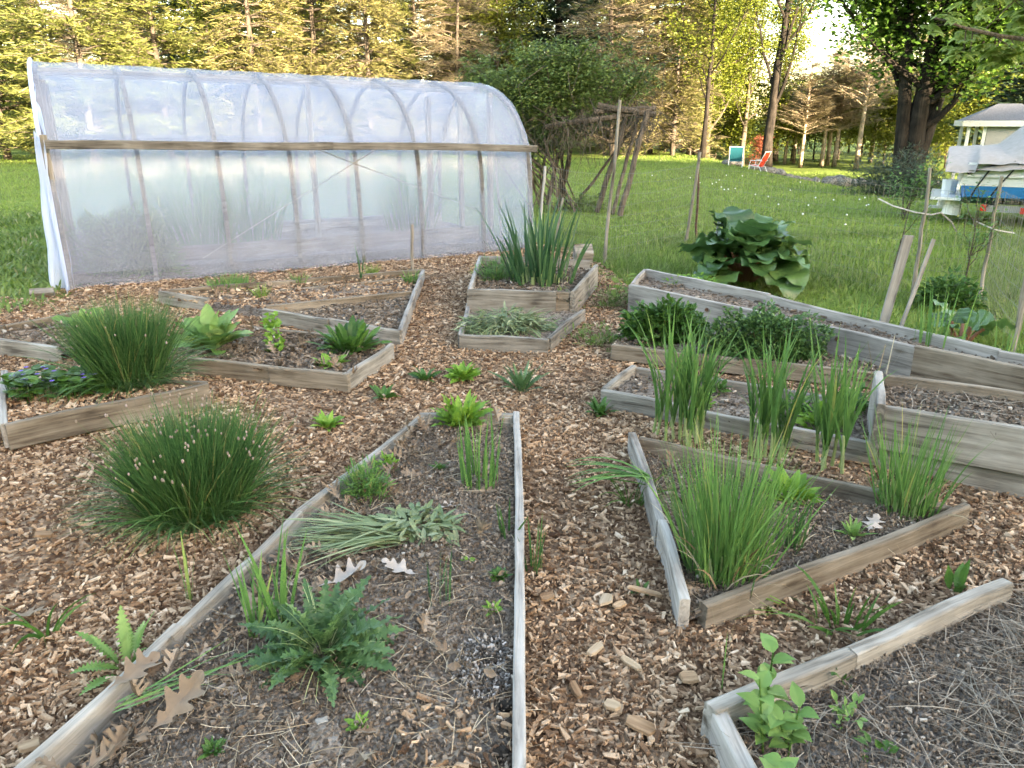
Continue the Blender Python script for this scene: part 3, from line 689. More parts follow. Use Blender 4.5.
def bushy(n, rx, ry, rz, L, W, prof=OVATE, fold=.3, hollow=.35, zc=0.0, lean=(.5, 1.9), lump=.18, seed=0):
    """small leaves through a rounded volume"""
    r_ = np.random.default_rng(seed + 900)
    d = rng.normal(0, 1, (n, 3)); d[:, 2] = np.abs(d[:, 2]); d /= np.linalg.norm(d, axis=1)[:, None]
    q = hollow + (1 - hollow) * U(0, 1, n) ** .6
    lum = 1 + lump * np.sin(d[:, 0] * 5 + r_.uniform(0, 6)) * np.sin(d[:, 1] * 5 + r_.uniform(0, 6)) + lump * .6 * np.sin(d[:, 0] * 11 + 1) * np.sin(d[:, 2] * 9)
    p = d * (q * lum)[:, None] * np.array([rx, ry, rz]) + np.array([0, 0, zc])
    az = np.arctan2(d[:, 1], d[:, 0]) + rng.normal(0, .8, n)
    l = U(*lean, n)
    return strips(MB(), p, az, l, l + U(-.1, .6, n), U(*L, n), U(*W, n), prof, fold=fold, tw=rng.normal(0, .5, n))

def plant1(name, label, cat, loc, mb, mat, group=None, smooth=False):
    return tag(mb.build(name, M[mat], None, loc, smooth), label, cat, group)
def plantn(name, label, cat, loc, parts, group=None):
    r = thing(name, label, cat, loc, 0, group)
    for pn, mb, mat in parts: mb.build(pn, M[mat], r)
    return r

# chives on the path and in the left bed
def chives(label, loc, n, r, L, nb, W=(.003, .0052)):
    mb = grassy(n, r, L, W, (.03, .54), (.08, .62), pw=.55, bend=1.8)
    # arching outer blades
    b, a = disc(n // 5, r * 1.05, 0, .3)
    strips(mb, b, a + rng.normal(0, .4, len(b)), U(.5, .9, len(b)), U(1.3, 2.2, len(b)), U(L[0] * .7, L[1], len(b)), U(.003, .005, len(b)), BLADE, tw=U(-1, 1, len(b)))
    st, bu = MB(), MB()
    b, a = disc(nb, r * .9, 0, .5); rr = np.hypot(b[:, 0], b[:, 1]) / r
    l = rr * .75 + rng.normal(0, .08, nb); hh = U(L[1] * .75, L[1] * 1.08, nb)
    strips(st, b, a, l * .7, l * 1.1, hh, .003, [1, 1, 1, 1, 1], tw=U(-1.5, 1.5, nb))
    t = np.linspace(0, 1, 5); le = (l * .7)[:, None] + (l * .4)[:, None] * t
    tip = b + np.stack([np.sin(le).mean(1) * hh * np.cos(a), np.sin(le).mean(1) * hh * np.sin(a), np.cos(le).mean(1) * hh], -1)
    for p in tip: bu.ball(p, rng.uniform(.0036, .0055), (1, 1, 1.6), 5, 4)
    r = plantn('chive_clump', label, 'chives', loc, [('leaves', mb, 'chive'), ('stems', st, 'chive')]); tag(bu.build('flower_buds', M['bud'], r), kind='stuff'); return r
chives('big round clump of budding chives growing in the wood chip path', gp(198, 512), 3000, .19, (.3, .48), 150)
chives('tall clump of chives behind the brown board of the left bed', gp(132, 386, .1), 2200, .17, (.34, .56), 45)

# violets
def violets():
    loc = gp(62, 398, .1); r = thing('violet_patch', 'low patch of violets with purple flowers beside the chives', 'violets', loc)
    n = 190; b, a = disc(n, 1.0, 0, .5); b = b * np.array([.3, .14, 1])
    mb = strips(MB(), b + np.stack([0 * a, 0 * a, U(.04, .14, n)], -1), U(0, 6.28, n), U(.9, 1.3, n), U(1.3, 1.9, n), U(.05, .085, n), U(.05, .075, n), [.5, 1, .95, .6, .05], fold=.2)
    st = strips(MB(), b, U(0, 6.28, n), .1, .4, U(.06, .14, n), .004, [1, 1, 1])
    fl = MB(); m = 22; c, a = disc(m, 1.0); c = c * np.array([.3, .14, 1]); 
    for p in c:
        q = np.repeat((p + np.array([0, 0, rng.uniform(.1, .17)]))[None], 5, 0); strips(fl, q, np.arange(5) * 1.2566 + rng.uniform(0, 6), 1.0, 1.5, .016, .014, OVATE)
    mb.build('leaves', M['mid'], r); st.build('stems', M['mid'], r); fl.build('flowers', M['violet'], r)
violets()
# broad soft leaves behind
def broad(label, loc, n, L, W, l0, l1, mat='comfrey', prof=OVATE, name='comfrey_plant', cat='comfrey', fold=.3, wave=.2):
    return soften(plant1(name, label, cat, loc, rosette(n, L, W, l0, l1, prof=prof, fold=fold, wave=wave, r=.03, wf=14), mat, smooth=True))
LOBE8 = [.22, .4, .66, .9, 1, 1.0, .9, .66, .12]
broad('pale green broad leaved plant right of the tall chives', gp(212, 350, .08), 34, (.2, .36), (.1, .15), (.2, 1.15), (.5, 1.7), prof=LOBE8)
broad('pale green broad leaved plant half hidden behind the tall chives', gp(92, 330, .06), 20, (.14, .27), (.08, .13), (.2, 1.2), (.6, 1.7), prof=LOBE8)

# bed K seedlings
plant1('salad_seedling', 'lime green seedling standing alone in the dark soil bed', 'seedling', gp(275, 352, .07), bushy(70, .07, .07, .2, (.03, .05), (.03, .04), lean=(.6, 1.6)), 'lime')
plant1('salad_seedling', 'small lime green leaves above the dark soil bed', 'seedling', gp(272, 326, .07), bushy(46, .06, .05, .11, (.03, .05), (.03, .04)), 'lime')
plant1('kale_plant', 'leafy green plant in the right corner of the dark soil bed', 'leafy plant', gp(350, 352, .07), rosette(60, (.14, .26), (.04, .065), (.1, 1.15), (.5, 1.7), prof=LOBE8, r=.06), 'mid')
plant1('kale_plant', 'low bright green leaves against the dark soil bed front board', 'leafy plant', gp(332, 366, .07), rosette(20, (.07, .12), (.04, .06), (.5, 1.3), (1., 1.8), r=.03), 'lime')
for k, (px, py, l) in enumerate([(230, 288, 'grassy tuft in the back bed near the greenhouse corner'), (372, 276, 'thin seedling tuft in the narrow back bed'), (411, 283, 'tuft of seedlings in the right end of the wedge bed'), (262, 298, 'thin onion tuft between the two greenhouse beds'), (300, 285, 'short green tuft in the middle of the back bed')]):
    plant1('grass_tuft', l, 'grass tuft', gp(px, py, .06), grassy(70 if k else 260, .05 if k else .2, (.06, .16), (.005, .009), (.1, .9), (.2, .8)), 'grass' if k % 2 else 'garlic')
plant1('onion_plant', 'thin upright onion leaves by the greenhouse film', 'onion', gp(362, 282, .06), grassy(9, .02, (.25, .42), (.008, .012), (.05, .2), (.05, .3)), 'garlic_dark')

# bed A plants
def lettuce(label, loc, s=1.0):
    plant1('lettuce', label, 'lettuce', loc, rosette(48, (.09 * s, .2 * s), (.035 * s, .055 * s), (.05, 1.1), (.3, 1.5), prof=[.25, .5, .8, 1, .9, 1, .75, .8, .4, .08], fold=.35, wave=.5, r=.03, wf=26), 'lime', smooth=True)
lettuce('bright green lettuce at the far end of the long middle bed', gp(461, 426, .09))
def onions(label, loc, n, r, L, mat='garlic_dark', W=(.006, .01), lean=.18, name='onion_clump', cat='onions'):
    plant1(name, label, cat, loc, grassy(n, r, L, W, (.0, lean), (.03, .25), prof=BLADE6, pw=.5, bend=1.3), mat)
onions('upright blue green onions beside the lettuce', gp(480, 484, .09), 34, .09, (.2, .36), 'garlic', (.008, .012))
onions('small pair of dark onion shoots in the middle bed', gp(437, 600, .09), 8, .06, (.12, .22))
onions('chive shoots outside the right board of the middle bed', gp(534, 572, .0), 10, .03, (.13, .26), 'chive')
onions('short chive tuft inside the right board of the middle bed', gp(508, 535, .09), 12, .04, (.08, .16), 'chive', lean=.6)
plant1('yarrow_plant', 'feathery light green plant left of the onions', 'yarrow', gp(367, 499, .09), bushy(520, .1, .09, .17, (.03, .06), (.005, .01), prof=LANCE, lean=(.0, 1.3), hollow=.1), 'garlic')
plant1('yarrow_plant', 'small pale green sprout behind the feathery plant', 'yarrow', gp(388, 470, .09), bushy(60, .05, .05, .07, (.02, .04), (.01, .016), lean=(.2, 1.4)), 'lime')
plant1('pulled_weeds', 'wilted grey green pulled weeds heaped across the middle bed', 'pulled weeds', gp(415, 530, .1), bushy(240, .17, .11, .07, (.05, .1), (.014, .028), prof=LANCE, lean=(1.1, 2.0), hollow=.1), 'wilted')
def laid(n, rx, ry, az, L, W, h=.03, mat='grass', spread=.3):
    b, _ = disc(n, 1.0); b = b * np.array([rx, ry, 0]) + np.stack([0 * _, 0 * _, U(.005, h, n)], -1)
    return strips(MB(), b, az + rng.normal(0, spread, n), U(1.35, 1.5, n), U(1.5, 1.75, n), U(*L, n), U(*W, n), BLADE6, tw=U(-.5, .5, n), daz=rng.normal(0, .4, n))
plant1('pulled_weeds', 'long pulled grass blades lying left of the wilted heap', 'pulled weeds', gp(392, 540, .1), laid(120, .08, .07, 3.3, (.2, .42), (.005, .01), .05), 'wilted')
def thistle():
    loc = gp(324, 655, .09); r = thing('sow_thistle', 'large spiny leaved sow thistle rosette in the middle bed', 'thistle', loc)
    mb = rosette(52, (.16, .28), (.055, .085), (.45, 1.48), (1.25, 2.0), prof=JAG, fold=.22, wave=.3, r=.02, wf=30)
    strips(mb, np.zeros((8, 3)), np.arange(8) * .8, U(.1, .3, 8), U(.5, .9, 8), U(.18, .24, 8), U(.05, .07, 8), JAG, fold=.25, wave=.3, wf=30)
    mb.build('leaves', M['thistle'], r)
    rb = rosette(52, (.14, .25), (.004, .006), (.25, 1.35), (.95, 2.05), prof=[1, .8, .6, .4, .1], fold=None, r=.015, z=.004); rb.build('midribs', M['stem_pale'], r)
    return r
thistle()
plant1('grass_tuft', 'bright grass blades rising behind the sow thistle', 'grass tuft', gp(282, 632, .09), grassy(16, .04, (.2, .38), (.008, .014), (.0, .35), (.1, .6), prof=BLADE6, out=.2), 'garlic')
plant1('grass_tuft', 'few long grass blades left of the sow thistle', 'grass tuft', gp(255, 640, .09), grassy(9, .03, (.18, .3), (.008, .013), (.1, .5), (.1, .7), prof=BLADE6, out=.2), 'garlic')
for px, py, l, n, s in [(493, 612, 'tiny pale star shaped seedling near the right board', 10, .05), (360, 726, 'tiny green seedling at the bottom of the middle bed', 8, .045), (500, 578, 'low dark green weed against the right board', 34, .05), (212, 752, 'tiny round leaved weed in the bottom left of the bed', 22, .04), (468, 562, 'tiny seedling beside the dark onion shoots', 9, .03), (440, 470, 'small grey green seedling behind the onions', 12, .06)]:
    plant1('weed_seedling', l, 'weed', gp(px, py, .1), rosette(n, (s * .6, s), (s * .25, s * .42), (.3, 1.2), (.8, 1.6), r=.006), 'lime' if n < 12 else 'mid')
# weeds on the paths
for px, py, l, n, s, m_ in [(463, 380, 'light green lettuce seedling in the path beyond the middle bed', 44, .14, 'lime'), (328, 428, 'low weed in the chips left of the middle bed', 26, .11, 'lime'), (425, 381, 'narrow leaved weed in the path near the dark soil bed', 12, .13, 'mid'), (384, 399, 'flat green weed in the chips by the board corner', 9, .12, 'mid'),
                            (270, 330, 'weed sprouting between the left beds', 14, .1, 'lime'), (600, 415, 'tuft of weeds beside the long low bed corner', 16, .12, 'mid'), (640, 592, 'tiny weed beside the bleached board', 6, .05, 'mid')]:
    plant1('path_weed', l, 'weed', gp(px, py, .0), rosette(n, (s * .7, s), (s * .25, s * .4), (.2, 1.1), (.8, 1.6), r=.015, prof=LANCE), m_)
plant1('path_weed', 'spiky dandelion clump in the path before the weed heap', 'weed', gp(521, 392), rosette(22, (.14, .24), (.03, .05), (.1, 1.0), (.5, 1.5), prof=JAG, r=.02), 'thistle')
plant1('dandelion_plant', 'dandelion leaves pushing up outside the left board of the bed', 'dandelion', gp(128, 668), rosette(16, (.12, .22), (.035, .055), (.1, 1.1), (.5, 1.6), prof=JAG, r=.02), 'comfrey')
plant1('grass_tuft', 'drooping grass sprig in the chips at the left edge', 'grass tuft', gp(48, 640), grassy(8, .02, (.14, .24), (.008, .013), (.2, .6), (1.2, 2.2), prof=BLADE6, out=.1), 'mid')
plant1('grass_tuft', 'single tall grass blade beside the chive clump', 'grass tuft', gp(190, 600), grassy(4, .012, (.18, .33), (.009, .014), (.0, .15), (.0, .3), prof=BLADE6, out=0), 'garlic')
plant1('grass_tuft', 'long grass blades lying over the left board', 'grass tuft', gp(118, 715, .12), laid(7, .03, .03, .75, (.25, .4), (.005, .009), .03), 'garlic')
plant1('grass_tuft', 'lone grass blade leaning in the chips by the corner bed', 'grass tuft', gp(722, 690), grassy(3, .01, (.2, .33), (.005, .008), (.0, .2), (.0, .25), prof=BLADE6, out=0), 'garlic')

# bed B: garlic and chives
def garlic(label, loc, n, L, spread, group='garlic rows in the right bed'):
    r = thing('garlic_clump', label, 'garlic', loc); lv, st = MB(), MB()
    b, _ = disc(n, spread, 0, .6)
    for p in b:
        ln = rng.uniform(.05, .2) ; a0 = rng.uniform(0, 6.28); h = rng.uniform(.1, .2)
        tip = p + np.array([math.sin(ln) * math.cos(a0) * h, math.sin(ln) * math.sin(a0) * h, h])
        st.tube([p, (p + tip) / 2, tip], .008, .006, 6)
        k = rng.integers(6, 9); t = np.linspace(.3, 1, k); base = p + (tip - p) * t[:, None]; ang = a0 + np.arange(k) * math.pi + rng.normal(0, .35, k)
        strips(lv, base, ang, U(.05, .25, k), U(.15, 1.25, k) * (1.3 - .6 * t), U(L[0], L[1], k), U(.011, .02, k), BLADE6, fold=.5, bend=1.8, tw=rng.normal(0, .3, k))
    lv.build('leaves', M['garlic'], r); st.build('stems', M['stem_pale'], r); return r
garlic('tall garlic clump inside the bleached board corner', gp(678, 437, .05), 17, (.32, .6), .15)
garlic('garlic clump in the middle of the right bed back row', gp(768, 455, .05), 10, (.32, .56), .09)
garlic('garlic plants beside the chives at the right end of the back row', gp(828, 468, .05), 8, (.3, .54), .08)
def bigchive(label, loc, n, r, L, mat='garlic', nm='chive_clump'):
    mb = grassy(n, r, L, (.004, .0075), (.02, .45), (.02, .45), prof=BLADE6, pw=.6, bend=1.6)
    dr = grassy(n // 9, r, (L[0] * .4, L[1] * .55), (.004, .008), (.2, .9), (.6, 1.4)); 
    st = grassy(n // 4, r * .8, (.08, .14), (.008, .011), (0, .2), (0, .2), prof=[1, 1, .8])
    return plantn(nm, label, 'chives', loc, [('leaves', mb, mat), ('dry_leaves', dr, 'straw'), ('stem_bases', st, 'stem_pale')])
bigchive('large upright chive clump beside the bleached board', gp(722, 572, .05), 380, .14, (.3, .58))
bigchive('chive clump in the front corner of the right bed', gp(905, 512, .05), 190, .11, (.22, .46))
bigchive('sparse thin chives in the middle of the right bed', gp(790, 550, .05), 26, .05, (.15, .3), 'chive')
onions('thin dark chive stems behind the front board of the right bed', gp(722, 585, .05), 8, .12, (.2, .34), 'chive')
plant1('weed_seedling', 'pale rosette weed near the front board of the right bed', 'weed', gp(853, 536, .06), rosette(18, (.05, .1), (.014, .022), (.1, 1.1), (.5, 1.5), r=.01, prof=LANCE), 'comfrey')
plant1('leafy_weed', 'broad bright weed behind the large upright chives', 'weed', gp(790, 500, .05), rosette(30, (.08, .17), (.04, .06), (.1, 1.2), (.5, 1.6), r=.03), 'lime')
plant1('leaning_leek', 'leek leaves flopping over the bleached board onto the path', 'leek', gp(650, 487, .1), strips(MB(), rng.normal(0, .015, (11, 3)) + np.array([0, 0, .03]), U(2.5, 3.6, 11), U(1.0, 1.4, 11), U(1.6, 2.3, 11), U(.25, .42, 11), U(.014, .024, 11), BLADE6, fold=.35, bend=1.3), 'garlic')
plant1('grass_tuft', 'fine grass spilling outside the bleached board', 'grass tuft', gp(632, 505), grassy(22, .04, (.12, .24), (.004, .007), (.2, .8), (.6, 1.6)), 'mid')
# bed C greens
for k, (px, py, l) in enumerate([(715, 392, 'small seedling in the long low bed'), (820, 430, 'bushy green weed left of the pale end board'), (850, 412, 'lime green weed by the pale end board'), (700, 404, 'low rosette weed behind the tall garlic'), (790, 415, 'pale leafy weed in the long low bed')]):
    plant1('bed_weed', l, 'weed', gp(px, py, .06), bushy([50, 190, 120, 40, 120][k], [.06, .13, .1, .06, .12][k], .08, [.07, .14, .13, .05, .1][k], (.03, .07), (.014, .028), prof=LANCE, lean=(.3, 1.5)), 'lime' if k % 2 else 'mid')
st = MB(); b, _ = disc(9, .14); strips(st, b, U(0, 6, 9), U(0, .2, 9), U(.1, .5, 9), U(.2, .38, 9), .007, [1, 1, .9, .6])
plant1('dry_stalks', 'pale dry stalks standing behind the long low bed', 'dry stalks', gp(868, 396, .06), st, 'straw')
# bed D bushes
def herb(label, loc, n, rx, ry, rz, mat, L=(.03, .055), W=(.016, .028), seed=1):
    r = thing('herb_bush', label, 'herb', loc)
    bushy(n, rx, ry, rz, L, W, hollow=.45, seed=seed, lean=(.4, 1.7)).build('leaves', M[mat], r)
    s_ = MB(); b, a = disc(40, rx * .4); strips(s_, b, a, U(.1, .8, 40), U(.2, .9, 40), rz * .8, .006, [1, 1, .7]); s_.build('stems', M['rust'], r)
herb('bright green herb bush at the left end of the herb bed', gp(664, 339, .08), 2000, .31, .2, .26, 'mid', (.04, .075), (.02, .032), 1)
herb('wide dull green oregano bush in the herb bed', gp(762, 357, .08), 5600, .43, .22, .32, 'oregano', (.022, .04), (.015, .026), 2)
plant1('bed_weed', 'pale young leaves by the corner of the tall pale bed', 'weed', gp(625, 300), bushy(26, .1, .08, .22, (.06, .1), (.035, .05), lean=(.8, 1.7)), 'young')
plant1('bed_weed', 'lime green seedlings growing inside the tall pale bed', 'weed', gp(690, 284, .2), bushy(150, .24, .07, .09, (.03, .05), (.02, .03), hollow=.1), 'lime')
# bed E
onions('upright onions in the right part of the tall pale bed', gp(937, 345, .2), 26, .14, (.2, .45), 'garlic', (.009, .014), .12)
onions('short onion tuft left of the upright onions', gp(862, 322, .2), 12, .12, (.1, .2), 'garlic', (.007, .01), .2)
onions('onion shoots at the right end of the tall pale bed', gp(1006, 358, .2), 12, .1, (.12, .24), 'garlic', (.008, .011), .12)
# rhubarb
def rhubarb(label, loc, n, L, Wd, H, seed=0):
    r = thing('rhubarb_plant', label, 'rhubarb', loc); lf, st = MB(), MB()
    prof = [.2, .7, .9, 1.02, .92, 1.04, .94, 1.0, .86, .94, .78, .82, .64, .66, .48, .42, .22, .03]
    for i in range(n):
        f = i / (n - 1); az = i * 2.39996 + rng.normal(0, .2); ln = .05 + 1.1 * f + rng.normal(0, .06); pl = H * rng.uniform(.65, 1.0)
        t = np.linspace(0, 1, 5); la = ln * (.5 + .6 * t)
        step = np.stack([np.sin(la) * math.cos(az), np.sin(la) * math.sin(az), np.cos(la)], -1) * pl / 5
        P = np.cumsum(step, 0) + np.array([math.cos(az) * .05, math.sin(az) * .05, 0]); st.tube(P, .016, .011, 6)
        strips(lf, P[-1:], az, ln + .35 + rng.normal(0, .15), ln + 1.2 + rng.normal(0, .2), rng.uniform(*L), rng.uniform(*Wd), prof, fold=.2, wave=.24, wf=17, tw=rng.normal(0, .35))
    soften(lf.build('leaves', M['rhubarb'], r, smooth=True)); st.build('stalks', M['rootpurple'], r); return r
rhubarb('large dark leaved rhubarb behind the tall pale bed', gp(745, 285), 56, (.34, .52), (.3, .44), .42)
rhubarb('small rhubarb at the right behind the tall pale bed', gp(960, 343), 9, (.18, .26), (.14, .2), .16)
plant1('low_bush', 'small round dark green bush on the grass by the leaning stake', 'bush', gp(948, 307), bushy(900, .26, .22, .3, (.04, .07), (.022, .035), hollow=.4, seed=8), 'mid')
# bed H irises, weeds heap
def iris():
    r = thing('iris_clump', 'tall sword leaved irises in the tan bed', 'irises', gp(540, 284, .17)); b, a = disc(75, .3, 0, .7)
    rr = np.hypot(b[:, 0], b[:, 1]) / .3
    mb = strips(MB(), b, a + rng.normal(0, .6, 75), U(.02, .22, 75) + .25 * rr, U(.1, .4, 75) + .4 * rr, U(.45, .9, 75), U(.022, .036, 75), BLADE6, fold=.2, tw=U(-1.2, 1.2, 75), bend=2.0)
    mb.build('leaves', M['garlic_dark'], r)
    s_ = strips(MB(), b * .9, a, .05, .15, U(.08, .14, 75), .03, [1, .9, .7]); s_.build('leaf_bases', M['stem_pale'], r)
iris()
plant1('fennel_plant', 'feathery bright green plants left of the irises', 'fennel', gp(500, 280, .17), bushy(900, .26, .2, .2, (.04, .08), (.005, .009), prof=LANCE, lean=(0, 1.4), hollow=.1, seed=4), 'garlic')
plant1('pulled_weeds', 'grey green heap of pulled weeds in the small low bed', 'pulled weeds', gp(505, 330, .07), bushy(900, .34, .22, .15, (.07, .16), (.008, .02), prof=LANCE, lean=(1.0, 2.1), hollow=.2, seed=5), 'wilted')
for px, py, n, rx, rz, l in [(560, 316, 300, .2, .2, 'wispy weeds beside the small low bed'), (600, 345, 320, .25, .16, 'wispy weeds on the path before the herb bed'), (612, 308, 300, .22, .24, 'rank weeds by the left end of the tall pale bed')]:
    plant1('wispy_weed', l, 'weeds', gp(px, py), bushy(n, rx, rx * .8, rz, (.03, .06), (.006, .014), prof=LANCE, lean=(.1, 1.5), hollow=.1, lump=.4), 'meadow')
# bed G weed and bits
def nettle():
    r = thing('leafy_vine', 'broad leaved climbing weed in the bottom right bed corner', 'weed', gp(766, 752, .04)); lf, st = MB(), MB()
    for i in range(8):
        a0 = rng.uniform(0, 6.28); h = rng.uniform(.1, .23); ln = rng.uniform(.05, .4); b = np.array([rng.normal(0, .03), rng.normal(0, .05), 0])
        tip = b + np.array([math.cos(a0) * math.sin(ln) * h, math.sin(a0) * math.sin(ln) * h, h * math.cos(ln)]); st.tube([b, (b + tip) / 2, tip], .0035, .002, 5)
        k = 7; t = np.linspace(.25, 1, k); strips(lf, b + (tip - b) * t[:, None], a0 + np.arange(k) * 2.2, U(.8, 1.2, k), U(1.3, 1.9, k), U(.045, .075, k), U(.035, .052, k), [.1, .85, 1, .8, .4, .03], fold=.25)
    lf.build('leaves', M['comfrey'], r); st.build('stems', M['mid'], r)
nettle()
for px, py, l, n, s in [(836, 688, 'small green weed behind the grey board of the hay bed', 12, .07), (848, 728, 'lime green sprig in the middle of the hay bed', 26, .08), (880, 760, 'dim sprig at the bottom of the hay bed', 14, .07)]:
    plant1('weed_seedling', l, 'weed', gp(px, py, .04), bushy(n, s * .7, s * .6, s, (.02, .04), (.012, .02), lean=(.4, 1.5)), 'mid' if n < 20 else 'comfrey')
plant1('path_weed', 'straggly weed with yellow stems on the path above the hay bed', 'weed', gp(838, 628), grassy(24, .07, (.1, .22), (.007, .016), (.1, .9), (.3, 1.4), prof=LANCE), 'mid')
plant1('path_weed', 'single upright leaf beside the hay bed board', 'weed', gp(955, 592), rosette(4, (.09, .13), (.03, .045), (.1, .6), (.2, .8)), 'mid')
plant1('path_weed', 'yellowing runner lying beside the straggly weed', 'weed', gp(800, 620), laid(8, .1, .05, 2.6, (.15, .26), (.004, .007), .04), 'lime')

# ------------------------------------------------------------------ litter on the beds
def scatter_strips(poly, n, z, L, W, prof, mat, name, label, fold=None, lean=(1.3, 1.75), wave=0.0, sub=None, tw=.5, daz=.6):
    P = np.asarray([(p[0], p[1]) for p in poly]); lo, hi = P.min(0), P.max(0)
    X = np.stack([U(lo[0], hi[0], n * 4), U(lo[1], hi[1], n * 4)], -1); X = X[inpoly(X, poly)]
    dep = X[:, 1] * math.cos(PITCH) + CAMH * math.sin(PITCH); X = X[(np.abs(X[:, 0]) < dep * .72 + .2)]
    if sub is not None: X = X[sub(X)]
    X = X[:n]; n = len(X)
    b = np.concatenate([X, U(z, z + .025, n)[:, None]], 1)
    mb = strips(MB(), b, U(0, 6.28, n), U(*lean, n), U(lean[0], lean[1] + .2, n), U(*L, n), U(*W, n), prof, fold=fold, tw=U(-tw, tw, n), daz=U(-daz, daz, n), wave=wave, wf=8)
    o = mb.build(name, M[mat]); return tag(o, label, name.replace('_', ' '), kind='stuff')
inA = lambda d: np.clip(2.8 / d, .3, 1)
chips(30000, polyA, inA, .003, .017, 'soil_crumbs', 'crumb', 'crumbs of soil, bark and pebbles on the middle bed', [], z=.098, elong=(.4, .9), seed=7, zamp=.014)
chips(20000, polyB, inA, .003, .016, 'soil_crumbs', 'crumb', 'crumbs of soil and bark on the garlic bed', [], z=.06, elong=(.4, .9), seed=14, zamp=.014)
chips(36000, polyG, inA, .003, .018, 'soil_crumbs', 'crumb', 'crumbs of soil and pebbles on the hay bed', [], z=.045, elong=(.4, .9), seed=49, zamp=.014)
for k, (pl, z, t_) in enumerate([(polyC, .07, 'the long low bed'), (polyE, .205, 'the tall pale bed'), (polyF, .275, 'the grey box bed'), (polyJ, .075, 'the narrow back bed'), (polyJ2, .075, 'the wedge shaped bed'), (polyK, .08, 'the dark soil bed'), (polyL, .075, 'the left edge bed'), (polyM, .115, 'the violet bed'), (polyH, .185, 'the iris bed'), (polyD, .09, 'the herb bed')]):
    chips(5000, pl, lambda d: np.full(len(d), .8), .008, .035, 'soil_crumbs', 'crumb' if k not in (3, 7) else 'chips', 'crumbs and chips scattered on ' + t_, [], z=z, elong=(.4, .9), seed=3)
scatter_strips(polyA, 1500, .095, (.04, .13), (.0012, .0026), [1, 1, .9, .7], 'straw', 'straw_litter', 'dry pine straw scattered over the middle bed')
scatter_strips(polyB, 420, .055, (.04, .12), (.0012, .0026), [1, 1, .9, .7], 'straw', 'straw_litter', 'dry straw scattered over the garlic bed')
scatter_strips(polyF, 350, .275, (.05, .16), (.002, .004), [1, 1, .9, .7], 'hay', 'straw_litter', 'dry stalks on the grey box bed')
scatter_strips(polyG, 900, .05, (.06, .2), (.0014, .003), [1, 1, .9, .7], 'hay', 'straw_litter', 'dry straw scattered over the hay bed')
la, lb = gp(420, 416, .1), gp(-190, 960, .1); ld = (lb - la).normalized()
def nearleft(X):
    d = np.abs((X[:, 0] - la.x) * ld.y - (X[:, 1] - la.y) * ld.x); return (d > .07) & (d < U(.05, .34, len(X)))
scatter_strips(polyA, 150, .095, (.02, .045), (.012, .03), LANCE, 'dryleaf', 'leaf_litter', 'broken leaf bits over the middle bed', fold=.4, lean=(1.1, 1.9), wave=.4, tw=.8)
ash = [gp(*p, .1) for p in [(462, 640), (500, 632), (512, 660), (508, 690), (478, 700), (452, 680)]]
chips(900, ash, inA, .004, .014, 'ash_patch', 'ash', 'pale grey ash patch on the middle bed', [], z=.1, elong=(.5, .9), seed=7, zamp=.014)
ae = [gp(*p, .1) for p in [(395, 700), (520, 690), (524, 800), (360, 800)]]
chips(420, ae, lambda d: U(0, 1, len(d)), .008, .045, 'stray_chips', 'chips', 'stray wood chips at the near end of the middle bed', [], z=.1, seed=7, zamp=.014)
# hay heap in the bottom right bed
hp = [gp(*p, .04) for p in [(930, 665), (985, 622), (1130, 580), (1300, 800), (1040, 800), (950, 700)]]
hm = MB(); 
for k in range(4):
    Pn = np.asarray([(p.x, p.y) for p in hp]); lo, hi = Pn.min(0), Pn.max(0); n = 520
    X = np.stack([U(lo[0], hi[0], n), U(lo[1], hi[1], n)], -1); X = X[inpoly(X, hp)]; n = len(X)
    dd, _q = nearest_edge(X, hp); zz = .05 + np.clip(dd, 0, .35) * .33 * U(.3, 1, n)
    strips(hm, np.concatenate([X, zz[:, None]], 1), rng.normal(2.2, .9, n), U(1.25, 1.55, n), U(1.5, 2.0, n), U(.06, .2, n), U(.001, .0024, n), [1, 1, 1, .8, .4], tw=U(-1, 1, n), daz=U(-.9, .9, n))
tag(hm.build('hay_mulch', M['hay']), 'heap of dry grey hay on the bottom right bed', 'hay', kind='stuff')

# oak leaves with pointed forward lobes
OAKX = np.array([0, .14, .2, .3, .3, .37, .47, .6, .55, .62, .72, .84, .78, .84, .92, .98, 1.0])
OAKY = np.array([.008, .012, .09, .17, .06, .075, .25, .32, .1, .1, .25, .29, .1, .075, .12, .05, .004])
def oak_geo(L, curl, roll, seed=0):
    r_ = np.random.default_rng(seed + 500); mx = np.clip(OAKX - OAKY * .35, 0, 1); V = []
    for sgn in (-1, 1):
        ys = OAKY * (1 + r_.normal(0, .12, len(OAKY)))
        for f in (0, .5, 1):
            x = mx + (OAKX - mx) * f; y = ys * f * sgn; V.append(np.stack([x, y, 0 * x], -1))
    V = np.array(V) * L; x, y = V[..., 0] / L, V[..., 1] / L
    V[..., 2] = L * (curl * (x - .45) ** 2 + roll * y * y * 3 + .03 * np.sin(x * 14 + y * 9 + seed) + .12 * np.abs(y) * math.sin(seed))
    n = len(OAKX); q = []
    for s_ in range(2):
        for f in range(2):
            for i in range(n - 1):
                a = (s_ * 3 + f) * n + i; b = a + n; q.append((a, b, b + 1, a + 1) if s_ == 0 else (a, a + 1, b + 1, b))
    return V.reshape(-1, 3), np.array(q)
def rotm(rx, ry, rz): return np.array(Euler((rx, ry, rz)).to_matrix())
